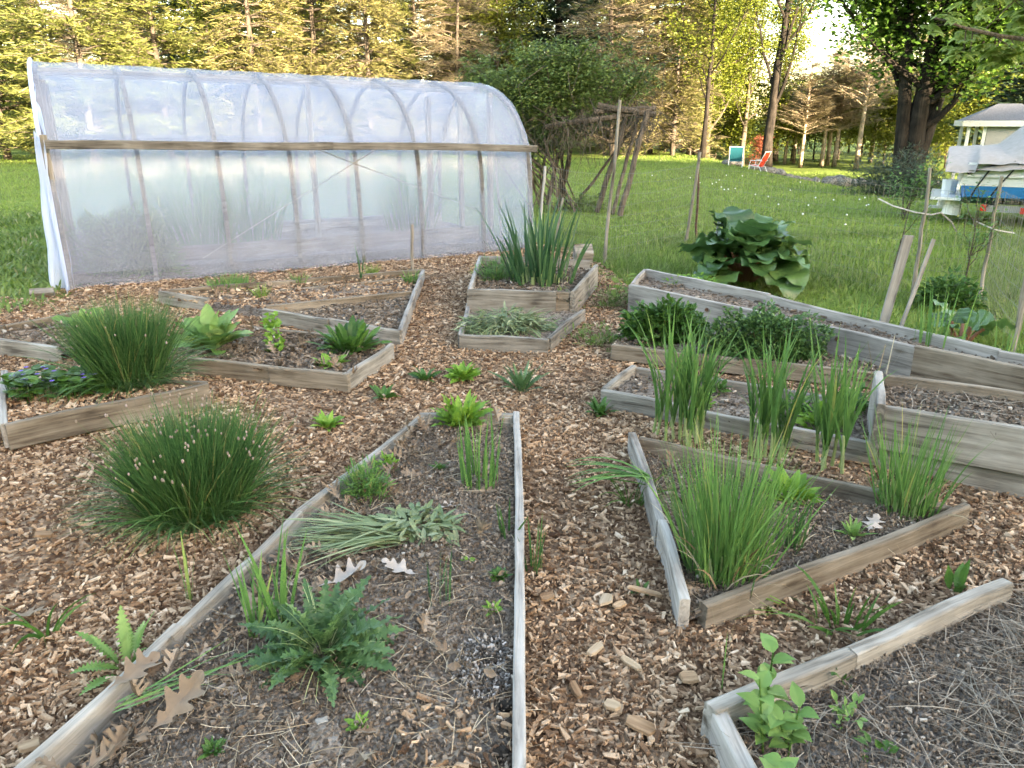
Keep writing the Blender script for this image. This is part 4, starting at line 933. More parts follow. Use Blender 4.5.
def oak_litter(poly, n, z, L, label, mat, sub=None, tilt=.5):
    P = np.asarray([(p[0], p[1]) for p in poly]); lo, hi = P.min(0), P.max(0)
    X = np.stack([U(lo[0], hi[0], n * 5), U(lo[1], hi[1], n * 5)], -1); X = X[inpoly(X, poly)]
    dep = X[:, 1] * math.cos(PITCH) + CAMH * math.sin(PITCH); X = X[(np.abs(X[:, 0]) < dep * .72 + .2)]
    if sub is not None: X = X[sub(X)]
    mb = MB()
    for k, p in enumerate(X[:n]):
        V, q = oak_geo(rng.uniform(*L), rng.uniform(-.2, .9), rng.uniform(-.5, 1.6), k % 23); V = V @ rotm(rng.normal(0, tilt), rng.normal(0, tilt), rng.uniform(0, 6.28)).T + np.array([p[0], p[1], z + rng.uniform(0, .025)]); mb.add(V, q)
    tag(mb.build('leaf_litter', M[mat], smooth=True), label, 'leaf litter', kind='stuff')
oak_litter(polyA, 330, .098, (.05, .11), 'brown curled oak leaf litter along the left board of the middle bed', 'dryleaf', nearleft, .35)
oak_litter(polyA, 45, .105, (.05, .11), 'scattered dead oak leaves over the middle bed', 'dryleaf')
oak_litter(polyK, 90, .085, (.06, .12), 'dead oak leaves in the seedling bed', 'dryleaf')
oak_litter(polyB, 16, .06, (.06, .11), 'dead leaves on the garlic bed', 'dryleaf')
oak_litter(polyJ, 30, .075, (.06, .12), 'dead leaves in the narrow back bed', 'dryleaf')
# individual oak leaves on the beds and the path
def oakleaf(label, loc, L, mat, rz, name='oak_leaf', group=None, lean=(1.2, 1.75), fold=.25):
    V, q = oak_geo(L * 1.1, rng.uniform(.05, .4), rng.uniform(-.2, .8), int(rng.integers(0, 99))); mb = MB(); mb.add(V, q)
    o = soften(mb.build(name, M[mat], None, loc, smooth=True)); o.rotation_euler = (rng.normal(0, .15), rng.normal(0, .15), rz); return tag(o, label, 'leaf', group)
oakleaf('bleached curled oak leaf left of the sow thistle', gp(205, 690, .11), .17, 'paleleaf', .35)
oakleaf('broad brown oak leaf lying inside the left board', gp(150, 735, .11), .17, 'dryleaf', .95)
oakleaf('brown oak leaf folded over the left board', gp(108, 690, .14), .15, 'dryleaf', 1.1, lean=(1.1, 2.1))
oakleaf('white edged oak leaf beside the dark onion shoots', gp(418, 576, .11), .13, 'paleleaf', 2.8)
oakleaf('pale crumpled leaf behind the sow thistle', gp(318, 590, .11), .17, 'paleleaf', .7)
oakleaf('pale curled leaf in the pulled weeds', gp(434, 508, .12), .12, 'paleleaf', .6)
oakleaf('dry leaf behind the onions in the middle bed', gp(467, 492, .11), .12, 'dryleaf', .1)
oakleaf('grey leaf beside the rosette weed in the garlic bed', gp(868, 532, .08), .12, 'paleleaf', .9)
oakleaf('brown leaf on the chips at the far left edge', gp(5, 618, .02), .13, 'dryleaf', .1)
oakleaf('grey flat leaf at the foot of the large upright chives', gp(765, 578, .06), .13, 'paleleaf', .5)
oakleaf('brown leaf hanging on the front board of the garlic bed', gp(903, 545, .04), .09, 'dryleaf', 1.2)
for k in range(16):
    t = (k + .5) / 16; p = la.lerp(lb, t * .8) + Vector((rng.uniform(.1, .4), rng.uniform(-.05, .1), .005)); 
    oakleaf('dry brown oak leaf among the litter on the middle bed', p, rng.uniform(.07, .11), 'dryleaf', rng.uniform(0, 6), group='loose oak leaves on the middle bed', lean=(rng.uniform(.9, 1.3), rng.uniform(1.6, 2.2)), fold=rng.uniform(.1, .5))
M['bark_clod'] = earth_mat('brown_clod', [(.25, (.07, .055, .045)), (.5, (.15, .12, .1)), (.8, (.25, .21, .18))], 30.0, .8)
def slab(name, label, cat, loc, sx, sy, sz, mat, rz=0):
    mb = MB(); mb.ball((0, 0, 0), 1, (sx, sy, sz), 9, 4, jit=.28); o = mb.build(name, M[mat], None, loc); o.rotation_euler = (0, 0, rz); return tag(o, label, cat)
slab('flat_stone', 'flat brown stone at the bottom of the middle bed', 'stone', gp(325, 738, .1), 0.045, .085, .012, 'soil', .3)
slab('flat_stone', 'small smooth stone beside the flat brown stone', 'stone', gp(322, 722, .105), .022, .016, .012, 'rock', .3)
for px, py, l in [(508, 706, 'black charcoal lump against the right board'), (492, 660, 'black charcoal lump near the ash patch'), (500, 752, 'black charcoal lump at the bottom of the middle bed')]:
    mb = MB(); mb.ball((0, 0, 0), .022, (1.2, .8, .7), 7, 5, jit=.25); tag(mb.build('charcoal_lump', M['bark'], None, gp(px, py, .1)), l, 'charcoal')
# large bark pieces on the path
for k, (px, py, L, Wd, rz, l) in enumerate([(607, 600, .075, .05, 1.2, 'broad pale bark chip near the bleached board'), (645, 592, .16, .025, .1, 'long split wood chip beside the bleached board'), (548, 597, .06, .04, .3, 'pale square chip beside the right board'), (632, 664, .09, .025, -.9, 'slender pale chip in the middle of the path'), (640, 726, .09, .05, -.5, 'wide bark chip at the bottom of the path'), (690, 678, .06, .05, .2, 'tan square chip left of the corner bed'), (613, 706, .06, .045, -.7, 'dark pale edged chip low in the path'), (44, 535, .07, .05, .4, 'broad pale chip on the left path'), (30, 747, .06, .05, .6, 'pale chip in the bottom left corner'), (595, 650, .08, .03, .9, 'split chip on the centre path'), (620, 605, .055, .03, .5, 'thin chip under the broad pale bark chip'), (575, 690, .07, .03, 2.0, 'narrow chip beside the middle bed')]):
    mb = MB(); n = 7; a = np.arange(n) * 2 * math.pi / n; rr = U(.75, 1.1, n)
    ring = np.stack([np.sign(np.cos(a)) * np.abs(np.cos(a)) ** .6 * L / 2 * rr, np.sign(np.sin(a)) * np.abs(np.sin(a)) ** .6 * Wd / 2 * rr, 0 * a], -1)
    V = np.concatenate([ring, ring * np.array([.93, .9, 1]) + np.array([0, 0, .009])]); j = np.arange(n); q = np.stack([j, (j + 1) % n, n + (j + 1) % n, n + j], -1)
    mb.add(V, [q, (j + n)[None, :]]); o = mb.build('bark_chip', M['bark_chip_pale' if k % 3 == 0 else 'bark_chip'], None, gp(px, py, .025)); o.rotation_euler = (rng.normal(0, .15), rng.normal(0, .15), rz); tag(o, l, 'wood chip')

# ------------------------------------------------------------------ plants seen through the greenhouse film
def ghp(a, b, z=.03):
    p = gh0 + ghax * a + ghn * b; return Vector((p.x, p.y, z))
r = thing('greenhouse_plant', 'dark bushy plant inside the near end of the greenhouse', 'plant', ghp(.62, .5))
bushy(4200, .58, .24, .62, (.08, .15), (.014, .03), prof=LANCE, lean=(.2, 2.0), hollow=.1, seed=12, lump=.3).build('leaves', M['vine'], r)
grassy(60, .12, (.3, .6), (.012, .02), (.1, .6), (.3, 1.6), prof=BLADE6).build('stems', M['vine'], r)
for k, (a, b, n, l) in enumerate([(1.5, 1.7, 150, 'tall grassy plants inside the greenhouse behind the second rib'), (2.2, 2.2, 130, 'grassy plants inside the greenhouse along its rear wall'), (4.5, 2.3, 90, 'tall plants inside the far end of the greenhouse')]):
    plant1('greenhouse_plant', l, 'plant', ghp(a, b), grassy(n, .4, (.5, 1.0), (.012, .02), (.05, .4), (.1, .9), prof=BLADE6), 'mid')
# things at the foot of the greenhouse
def stone_block(name, label, cat, loc, sx, sy, sz, mat, rz):
    mb = MB(); n = 4; mb.tube([(-sx, 0, sz * .5), (-sx * .3, .004, sz * .52), (sx * .4, -.003, sz * .49), (sx, 0, sz * .5)], sz * .72, sides=4)
    V = mb.v[0]; V[:, 1] *= sy / sz
    o = mb.build(name, M[mat], None, loc); o.rotation_euler = (0, 0, rz); return tag(o, label, cat)
stone_block('wood_offcut', 'short weathered wood offcut on the ground at the greenhouse corner', 'wood block', gp(43, 297, .0), .1, .06, .07, 'board_grey', .35)
stone_block('wood_offcut', 'square grey block of wood behind the iris bed', 'wood block', gp(583, 262, .12), .1, .07, .16, 'board_grey', .2)

# ------------------------------------------------------------------ stakes and the wire fence
def stake(label, b, t, zt, r0=.016, r1=.014, mat='stake', flat=None, name='garden_stake', nb=6):
    """b: pixel of the foot, t: pixel of the top seen at height zt straight above-ish"""
    p = gp(*b, 0.0)
    d = p.y if len(t) < 3 else t[2]
    # top: on the ray through pixel t at forward distance d
    u = (t[0] - 512) / F_; v = (t[1] - 384) / F_
    ray = Vector((u, math.cos(PITCH) - v * math.sin(PITCH), -math.sin(PITCH) - v * math.cos(PITCH))); k = d / ray.y
    q = Vector((ray.x * k, d, CAMH + ray.z * k))
    base = Vector((p.x, p.y, -.05)); mb = MB()
    if flat:
        ax = (q - base); L = ax.length
        o = board(None, (0, 0, 0), (L, 0, 0), flat[0], flat[1], mat, name=name, jit=.002)
        x = ax.normalized(); y = Vector((0, -1, .0)); z = x.cross(y).normalized(); y = z.cross(x)
        m = Matrix((x, y, z)).transposed().to_4x4(); m.translation = base; o.matrix_world = m
    else:
        n = nb; pts = [Vector((0, 0, 0)).lerp(q - base, i / (n - 1)) + Vector((rng.normal(0, .006), rng.normal(0, .006), 0)) * (0 < i < n - 1) for i in range(n)]
        mb.tube(pts, r0, r1, 7, jit=.1); o = mb.build(name, M[mat], None, base)
    return tag(o, label, 'stake')
stake('pale stake standing at the far corner of the greenhouse', (537, 240), (545, 166), 1, .02, .018, 'stake_pale')
stake('short grey stake leaning behind the irises', (553, 250), (563, 198), 1, .016, .015)
stake('tall thin grey stake in front of the arbor legs', (604, 264), (620, 100, 9.0), 1, .022, .016)
stake('grey wooden stake leaning left of the rusty post', (685, 243), (700, 152), 1, .022, .02)
stake('rusty metal fence post above the rhubarb', (697, 240), (699, 150), 1, .017, .017, 'rust', name='fence_post')
stake('thin bare stick poking up through the rhubarb', (708, 278), (720, 214), 1, .012, .01, 'stake_pale')
stake('crooked stick tied to the sapling with twine', (913, 300), (930, 168), 1, .02, .014, nb=8)
stake('pale flat board leaning against the fence by the tall bed', (886, 330), (913, 236), 1, mat='board_pale', flat=(.075, .022), name='leaning_board')
stake('thin pale lath leaning beside the flat board', (899, 334), (936, 240), 1, mat='board_pale', flat=(.03, .015), name='leaning_lath')
stake('grey stick standing before the boat', (979, 300), (1002, 176), 1, .018, .014, nb=8)
stake('dark stake at the right edge by the tall bed', (1014, 352), (1030, 262), 1, .02, .018)
stake('short thin post before the greenhouse film', (412, 271), (412, 224), 1, .018, .017)
# netting
fr = thing('wire_fence', 'thin wire mesh fence strung between the stakes along the lawn', 'fence', gp(690, 243))
o0 = gp(690, 243); FP = [gp(*p) for p in [(545, 243), (604, 264), (688, 243), (915, 300), (980, 302), (1016, 352)]]
for (a, b) in zip(FP[:-1], FP[1:]):
    d = b - a; L = d.length; mb = MB(); n = int(L / .06)
    for k in range(n + 1):
        p = a + d * (k / n) - o0; mb.tube([p, p + Vector((rng.normal(0, .006), 0, 1.0))], .0013, sides=3, cap=False)
    for h in np.linspace(.05, 1.0, 9):
        t = np.linspace(0, 1, 8); mb.tube([a - o0 + d * s + Vector((0, 0, h - .02 * math.sin(s * 3.14) + rng.normal(0, .006))) for s in t], .0013, sides=3, cap=False)
    mb.build('mesh_panel', M['wire'], fr)
# twine
pa = gp(913, 300); pa.z = .78
for pts, l in [([(-.42, .1, .13), (-.3, .05, .07), (-.12, 0, .02), (.02, -.02, 0), (.1, -.02, .02), (.25, .05, -.07), (.34, .1, -.16)], 'pale twine tied round the crooked stick'), ]:
    mb = MB(); mb.tube([pa + Vector(p) for p in pts], .007, sides=5); tag(mb.build('twine', M['stake_pale']), l, 'twine')
mb = MB(); pb = gp(990, 302); mb.tube([pb + Vector(p) for p in [(-.22, .1, .72), (-.1, 0, .66), (0, 0, .64), (.12, .05, .62)]], .006, sides=5); tag(mb.build('twine', M['stake_pale']), 'short pale twine on the grey stick before the boat', 'twine')

# saplings
def sapling(label, loc, H, n, mat='garlic', seed=0, leafL=(.03, .06), rx=.3):
    r = thing('sapling', label, 'sapling', loc); st = MB(); P = []
    for i in range(9):
        a0 = rng.uniform(0, 6.28); h0 = H * rng.uniform(.25, .8) if i else 0; L = (H if i == 0 else H * rng.uniform(.3, .5)); ln = .05 if i == 0 else rng.uniform(.3, .8)
        b = np.array([0, 0, h0]); t = np.linspace(0, 1, 6)[:, None]
        pts = b + t * L * np.array([math.sin(ln) * math.cos(a0), math.sin(ln) * math.sin(a0), math.cos(ln)]) + np.concatenate([np.zeros((1, 3)), rng.normal(0, .012, (5, 3))])
        st.tube(pts, .009 if i == 0 else .005, .002, 5); m_ = n // 9; tt = U(.3, 1, m_)[:, None]
        P.append(b + tt * (pts[-1] - b) + rng.normal(0, .05, (m_, 3)))
    P = np.concatenate(P); k = len(P)
    lf = strips(MB(), P, U(0, 6.28, k), U(.6, 1.6, k), U(.9, 2.1, k), U(*leafL, k), U(leafL[0] * .4, leafL[1] * .5, k), OVATE, fold=.25)
    st.build('stem', M['bark_mid'], r); lf.build('leaves', M[mat], r); return r
sapling('leafy sapling on the grass by the crooked stick', gp(893, 285), 1.15, 620, 'garlic')
sapling('small sparse sapling before the boat', gp(962, 300), 1.0, 260, 'garlic')

# ------------------------------------------------------------------ arbor overgrown with vine
AR = Vector((0, 0, 0))
def arbor():
    base = gp(606, 212); r = thing('garden_arbor', 'rustic grey pole arbor leaning under a mass of vine', 'arbor', base)
    def pole(b, t, d, r0=.045, name='post'):
        p = gp(*b); u = (t[0] - 512) / F_; v = (t[1] - 384) / F_
        ray = Vector((u, math.cos(PITCH) - v * math.sin(PITCH), -math.sin(PITCH) - v * math.cos(PITCH))); k = d / ray.y
        q = Vector((ray.x * k, d, CAMH + ray.z * k)); mb = MB()
        n = 8; mb.tube([p.lerp(q, i / (n - 1)) - base + Vector((rng.normal(0, .012), rng.normal(0, .012), 0)) for i in range(n)], r0, r0 * .85, 7, jit=.12)
        mb.build(name, M['bark_mid'], r); return q
    D = base.y
    q1 = pole((597, 212), (629, 108), D, .05); q2 = pole((620, 216), (647, 112), D - .2, .055); pole((612, 214), (640, 112), D + .4, .035)
    pole((560, 205), (574, 132), D + .5, .05); pole((575, 207), (640, 118), D + .6, .03); pole((548, 205), (560, 140), D + 1.2, .045)
    for a, b_, rr in (((598, 106), (656, 115), .06), ((594, 112), (652, 108), .045), ((545, 128), (656, 109), .05)):
        pa_, pb_ = [], []
        for (px, py), lst in ((a, pa_), (b_, pb_)):
            u = (px - 512) / F_; v = (py - 384) / F_; ray = Vector((u, math.cos(PITCH) - v * math.sin(PITCH), -math.sin(PITCH) - v * math.cos(PITCH))); k = D / ray.y
            lst.append(Vector((ray.x * k, D, CAMH + ray.z * k)) - base)
        mb = MB(); A_, B_ = pa_[0], pb_[0]; mb.tube([A_.lerp(B_, i / 5) + Vector((0, rng.normal(0, .03), rng.normal(0, .012))) for i in range(6)], rr, rr * .9, 7, jit=.12); mb.build('beam', M['bark_mid'], r)
    return r, base, D
arb, arb0, arbD = arbor()
def ray_at(px, py, d):
    u = (px - 512) / F_; v = (py - 384) / F_; ray = Vector((u, math.cos(PITCH) - v * math.sin(PITCH), -math.sin(PITCH) - v * math.cos(PITCH))); k = d / ray.y
    return Vector((ray.x * k, d, CAMH + ray.z * k))
def vine():
    base = gp(560, 205); r = thing('climbing_vine', 'dense green climbing vine sprawling over the leaning arbor', 'vine', base); lf, tw = MB(), MB()
    blobs = [(540, 88, .95, .75, 6500), (500, 110, .6, .7, 3400), (585, 80, .8, .55, 4300), (625, 92, .45, .32, 1300), (520, 150, .6, .7, 2300), (560, 125, .7, .5, 2300), (480, 80, .4, .45, 1300), (608, 118, .55, .25, 500), (512, 172, .45, .5, 1100), (640, 78, .4, .35, 800), (560, 62, .7, .35, 1800)]
    for (px, py, rx, rz, n) in blobs:
        c = ray_at(px, py, arbD + .5 + rng.uniform(-.2, .5)) - base
        d = rng.normal(0, 1, (n, 3)); d /= np.linalg.norm(d, axis=1)[:, None]
        lum = 1 + .32 * np.sin(d[:, 0] * 6 + px) * np.sin(d[:, 2] * 7) + .2 * np.sin(d[:, 0] * 13) * np.sin(d[:, 2] * 11 + py)
        p = np.array(c) + d * (U(0, 1, n) ** .45 * lum)[:, None] * np.array([rx, rx * .8, rz])
        p = p[p[:, 2] + base.z > .35]; n = len(p)
        strips(lf, p, U(0, 6.28, n), U(.5, 1.8, n), U(.9, 2.3, n), U(.05, .09, n), U(.022, .04, n), OVATE, fold=.25, tw=rng.normal(0, .5, n))
        for _ in range(14):
            q = np.array(c) + rng.normal(0, .6, 3) * np.array([rx, rx, rz]); e = q + np.array([rng.normal(0, .4), rng.normal(0, .3), -rng.uniform(.2, 1.0)])
            m_ = (q + e) / 2 + rng.normal(0, .12, 3); e[2] = max(e[2], .02); tw.tube([q, m_, e], .007, .003, 4, cap=False)
    for k in range(26):
        a = ray_at(rng.uniform(475, 580), rng.uniform(110, 150), arbD + rng.uniform(.1, 1.0)) - base; b_ = gp(rng.uniform(530, 585), rng.uniform(198, 214)) - base
        m_ = (a + b_) / 2 + Vector((rng.normal(0, .12), 0, 0)); tw.tube([a, m_, b_], rng.uniform(.008, .026), rng.uniform(.01, .02), 5, cap=False)
    for k in range(190):
        a = ray_at(rng.uniform(545, 660), rng.uniform(104, 125), arbD + rng.uniform(-.3, .5)) - base
        t = np.linspace(0, 1, 6)[:, None]; dr = np.array([rng.normal(0, .25), rng.normal(0, .2), -rng.uniform(.15, .75)])
        tw.tube(np.array(a) + t * dr + np.cumsum(rng.normal(0, .05, (6, 3)), 0), .006, .003, 4, cap=False)
    for k in range(44):      # free shoots above the crown
        a = ray_at(rng.uniform(480, 650), rng.uniform(45, 90), arbD + .5) - base; e = a + Vector((rng.normal(.1, .35), 0, rng.uniform(.1, .45)))
        tw.tube([a, (a + e) / 2 + Vector((0, 0, .06)), e], .006, .003, 4, cap=False); m_ = 22; t = U(.1, 1, m_)[:, None]
        strips(lf, np.array(a) + t * np.array(e - a) + rng.normal(0, .03, (m_, 3)), U(0, 6.28, m_), U(.5, 1.6, m_), U(1, 2, m_), .08, .04, OVATE, fold=.25)
    lf.build('leaves', M['vine'], r); tw.build('stems', M['bark_mid'], r)
vine()
plant1('low_bush', 'low leafy plants at the foot of the arbor', 'bush', gp(585, 209), bushy(500, .55, .3, .3, (.05, .1), (.02, .04), hollow=.2, seed=31), 'vine')

# ------------------------------------------------------------------ lawn chairs
def lawn_chair(label, loc, rz, mat):
    r = thing('lawn_chair', label, 'chair', loc, rz); r.scale = (.84, .84, .84)
    def bar(pts, nm, rr=.017): mb = MB(); mb.tube(pts, rr, sides=6); mb.build(nm, M['white'], r)
    for s in (-.29, .29):
        bar([(s, -.28, 0), (s, -.26, .40), (s, -.22, .58), (s, .12, .60), (s, .3, .58)], 'armrest'); 
        bar([(s, .36, 0), (s, .2, .33), (s, -.28, .38)], 'leg'); bar([(s, .12, .33), (s, .42, .95)], 'back_upright')
    bar([(-.29, .42, .95), (.29, .42, .95)], 'top_rail'); bar([(-.29, -.28, .38), (.29, -.28, .38)], 'front_rail')
    for nm, pts in (('seat', [(-.3, .38), (-.05, .35), (.13, .33)]), ('backrest', [(.13, .36), (.27, .64), (.41, .95)])):
        mb = MB(); P = np.array(pts); V = []
        for sx in (-.27, .27):
            for (y, z) in P: V.append((sx, y, z))
        for sx in (-.27, .27):
            for (y, z) in P: V.append((sx, y + .006, z - .012))
        q = []
        for i in range(2): q += [(i, i + 1, 3 + i + 1, 3 + i), (6 + i, 9 + i, 9 + i + 1, 6 + i + 1), (i, 6 + i, 6 + i + 1, i + 1), (3 + i, 3 + i + 1, 9 + i + 1, 9 + i)]
        q += [(0, 3, 9, 6), (2, 8, 11, 5)]
        mb.add(V, np.array(q)); mb.build(nm, M[mat], r)
    return r
M['white'] = plain('white_enamel', (.75, .75, .73), .4)
M['red'] = plain('red_webbing', (.6, .045, .02), .6); M['teal'] = plain('teal_webbing', (.015, .15, .19), .6)
lawn_chair('red lawn chair with white metal frame by the tall tree', atY(757, 29, gz(9.4, 29)), R(229), 'red')
lawn_chair('teal lawn chair with white metal frame left of the red chair', atY(735, 29.8, gz(8.8, 29.8)), R(163), 'teal')
# ------------------------------------------------------------------ stones along the lawn edge
mb = MB(); mb.ball((0, 0, 0), 1, (1, .7, .6), 12, 8, jit=.1); stone_me = mb.mesh('fieldstone', M['rock'], True)
mb = MB(); mb.ball((0, 0, 0), 1, (1, .85, .75), 12, 8, jit=.14); stone_me2 = mb.mesh('fieldstone', M['rock'], True)
for px, py, s in [(731, 157, .26), (737, 158, .22), (727, 155, .2), (765, 160, .3), (772, 161, .33), (780, 162, .3), (790, 162, .3), (798, 163, .26), (806, 163, .3), (818, 163, .25), (833, 163, .36), (842, 167, .4), (849, 169, .35), (855, 165, .34), (863, 163, .35), (874, 165, .3), (812, 161, .2), (754, 160, .2), (884, 168, .3), (925, 172, .3), (935, 176, .3)]:
    Y = 29.5 if px > 820 else 30.5
    p = atY(px, Y, 0); z = float(gz(p.x, p.y)); o = bpy.data.objects.new('fieldstone', stone_me if rng.random() < .5 else stone_me2); COL.objects.link(o)
    o.location = (p.x, p.y, z + s * .25); o.scale = (s, s * rng.uniform(.7, 1.1), s * rng.uniform(.6, 1)); o.rotation_euler = (0, 0, rng.uniform(0, 6))
    tag(o, 'grey fieldstone in the row edging the lawn', 'stone', 'fieldstones edging the lawn')

# ------------------------------------------------------------------ boat on its trailer
M['hullwhite'] = plain('white_gelcoat', (.72, .72, .7), .25, noise=.03); M['hullblue'] = plain('blue_bottom_paint', (.02, .2, .48), .35, noise=.08)
M['canvas'] = plain('grey_canvas', (.3, .275, .255), .9, noise=.1, nscale=14); M['black'] = plain('black_strap', (.015, .015, .016), .6); M['redlens'] = plain('red_lamp', (.5, .02, .015), .3)
M['galv'] = plain('galvanised_steel', (.38, .39, .4), .45, .6)
def boat():
    b0 = atY(957, 13.2, 0); gzb = float(gz(b0.x + 1, b0.y)); r = thing('motor_boat', 'white motor boat with blue bottom under a grey canvas cover', 'boat', (b0.x, b0.y, -.17), R(-28))
    ns = 22; X = np.linspace(0, 5.2, ns); f = X / 5.2
    beam = 1.02 * (1 - np.clip((f - .45) / .55, 0, 1) ** 2.2); keel = .42 + .5 * np.clip((f - .6) / .4, 0, 1) ** 2; sheer = 1.12 + .2 * f ** 2; chine = .6 + .3 * np.clip((f - .5) / .5, 0, 1) ** 2
    def sec(lo, hi, n): return [(lo[0] + (hi[0] - lo[0]) * t, lo[1] + (hi[1] - lo[1]) * t) for t in np.linspace(0, 1, n)]
    def loft(rows, nm, mat, caps=True):
        V = np.array(rows); n, m, _ = V.shape; i = (np.arange(n - 1)[:, None] * m + np.arange(m - 1)[None, :]).ravel(); mb = MB(); mb.add(V, np.stack([i, i + m, i + m + 1, i + 1], -1))
        if caps: mb.add(V[0], np.arange(m)[None, :])
        return mb.build(nm, M[mat], r, smooth=False)
    hull, bot = [], []
    for i in range(ns):
        w = max(beam[i], .02); k = keel[i]; c = chine[i]; s = sheer[i]; ws = c + .17
        hull.append([(X[i] - .25 * (s - z) * (i == 0), y, z) for y, z in [(-w, s), (-w * .98, (s + ws) / 2), (-w * .95, ws), (w * .95, ws), (w * .98, (s + ws) / 2), (w, s)]])
        bot.append([(X[i] + .0, y, z) for y, z in [(-w * .95, ws - .002), (-w * .9, c), (0, k), (w * .9, c), (w * .95, ws - .002)]])
    loft(hull, 'hull', 'hullwhite'); loft(bot, 'blue_bottom', 'hullblue')
    g_ = MB(); g_.tube([(X[i], -max(beam[i], .02) * .99, sheer[i] - .2) for i in range(ns)], .022, sides=6); g_.tube([(X[i], max(beam[i], .02) * .99, sheer[i] - .2) for i in range(ns)], .022, sides=6); g_.build('rub_rail', M['hullwhite'], r)
    # canvas: a tent that peaks near x = 1.9 and a lower stern sheet
    def canvas(x0, x1, zp, nm, drop, seed, front=1.03):
        n, m = 46, 37; V = np.zeros((n, m, 3)); xs_ = np.linspace(x0, x1, n)
        for i, x in enumerate(xs_):
            fb = 1 - np.clip((x / 5.2 - .45) / .55, 0, 1) ** 2.2; pk = zp(x); edge = 1.13 + .2 * (x / 5.2) ** 2 - drop(x)
            for j in range(m):
                t = j / (m - 1) * 2 - 1; a = abs(t); y = 1.09 * max(fb, .05) * (math.sin(a * 1.5708) ** .9) * (1 if t > 0 else -1)
                z = edge + (pk - edge) * (1 - a) ** .85 * 1.0; rp = .007 * math.sin(x * 9 + a * 6 + seed) * a + .005 * math.sin(x * 23 - a * 5)
                if a > .93: z = edge + .007 * math.sin(x * 12); y *= 1.03
                V[i, j] = (x + .008 * math.sin(j * .9 + seed), y + rp, z + rp)
        i = (np.arange(n - 1)[:, None] * m + np.arange(m - 1)[None, :]).ravel(); mb = MB(); mb.add(V, np.stack([i, i + m, i + m + 1, i + 1], -1)); mb.add(V[0], np.arange(m)[None, :]); mb.build(nm, M['canvas'], r, smooth=True)
    canvas(.0, 4.9, lambda x: (.98 + .98 * max(x, 0) if x < 1.5 else 2.45 - .25 * (x - 1.5)), 'canvas_cover', lambda x: .1 + .03 * math.exp(-(x / .4) ** 2), 1)
    canvas(-.3, .8, lambda x: 1.34 + .06 * x, 'stern_canvas', lambda x: .16 if x < .1 else .02, 3)
    s_ = MB()
    for x in (.95, 1.45): s_.box(x, x + .035, -1.13, -1.115, .45, 1.2)
    s_.build('strap', M['black'], r)
    for pts in ([(.3, -1.06, 1.05), (.15, -1.03, .75), (.1, -1.0, .6)], [(0.6, -1.07, 1.15), (.3, -1.05, 1.08), (0, -1.0, .95)], [(.65, -1.08, 1.12), (.45, -1.06, .8), (.3, -1.0, .5)]):
        t = MB(); t.tube(pts, .014, sides=5); t.build('strap', M['black'], r)
    mt = MB(); mt.tube([(-.2, -.1, .8), (-.2, -.1, .6), (-.26, -.1, .35)], [.12, .11, .09], sides=8); mt.box(-.5, -.12, -.16, -.04, .33, .37); mt.build('outboard_motor', M['hullwhite'], r)
    sp = MB(); sp.box(-.45, -.02, -.85, .85, .53, .57); sp.build('swim_platform', M['hullwhite'], r)
    dr = MB(); dr.tube([(-.1, -.5, .5), (-.12, -.5, .28)], .12, .14, 10); dr.build('stern_drive', M['hullwhite'], r)
    return r, b0, gzb
bt, b0, gzb = boat()
def trailer():
    r = thing('boat_trailer', 'low steel boat trailer with red tail lamps under the boat', 'trailer', (b0.x, b0.y, -.1), R(-28))
    f = MB()
    for y in (-.75, .75): f.box(.35, 5.6, y - .04, y + .04, .3, .4)
    for x in (.4, 2.2, 4.0): f.box(x, x + .08, -.709, .709, .31, .39)
    f.build('frame', M['galv'], r)
    for y in (-.5, .5):
        b = MB(); b.box(.5, 3.5, y - .05, y + .05, .401, .5); b.build('bunk', M['board_brown'], r)
    for y in (-.95, .95):
        w = MB(); w.tube([(2.6, y - .1, .3 + gzb * .0), (2.6, y + .1, .3)], .3, sides=20); o = w.build('wheel', M['black'], r); h = MB(); h.tube([(2.6, y - .112, .3), (2.6, y + .112, .3)], .14, sides=14); h.build('hub', M['galv'], o)
        l = MB(); l.box(.27, .345, y * .82 - .1, y * .82 + .1, .32, .42); l.build('tail_lamp', M['redlens'], r)
        l = MB(); l.box(.8, .88, y * .92 - .03, y * .92 + .03, .3, .39); l.build('side_marker', M['redlens'], r)
    p = MB(); p.box(.95, 1.25, -1.0, -.985, .2, .31); p.build('number_plate', M['white'], r)
    for x in (1.0, 4.6): b = MB(); b.box(x, x + .1, -.05, .05, -.3, .3); b.build('stand', M['galv'], r)
trailer()
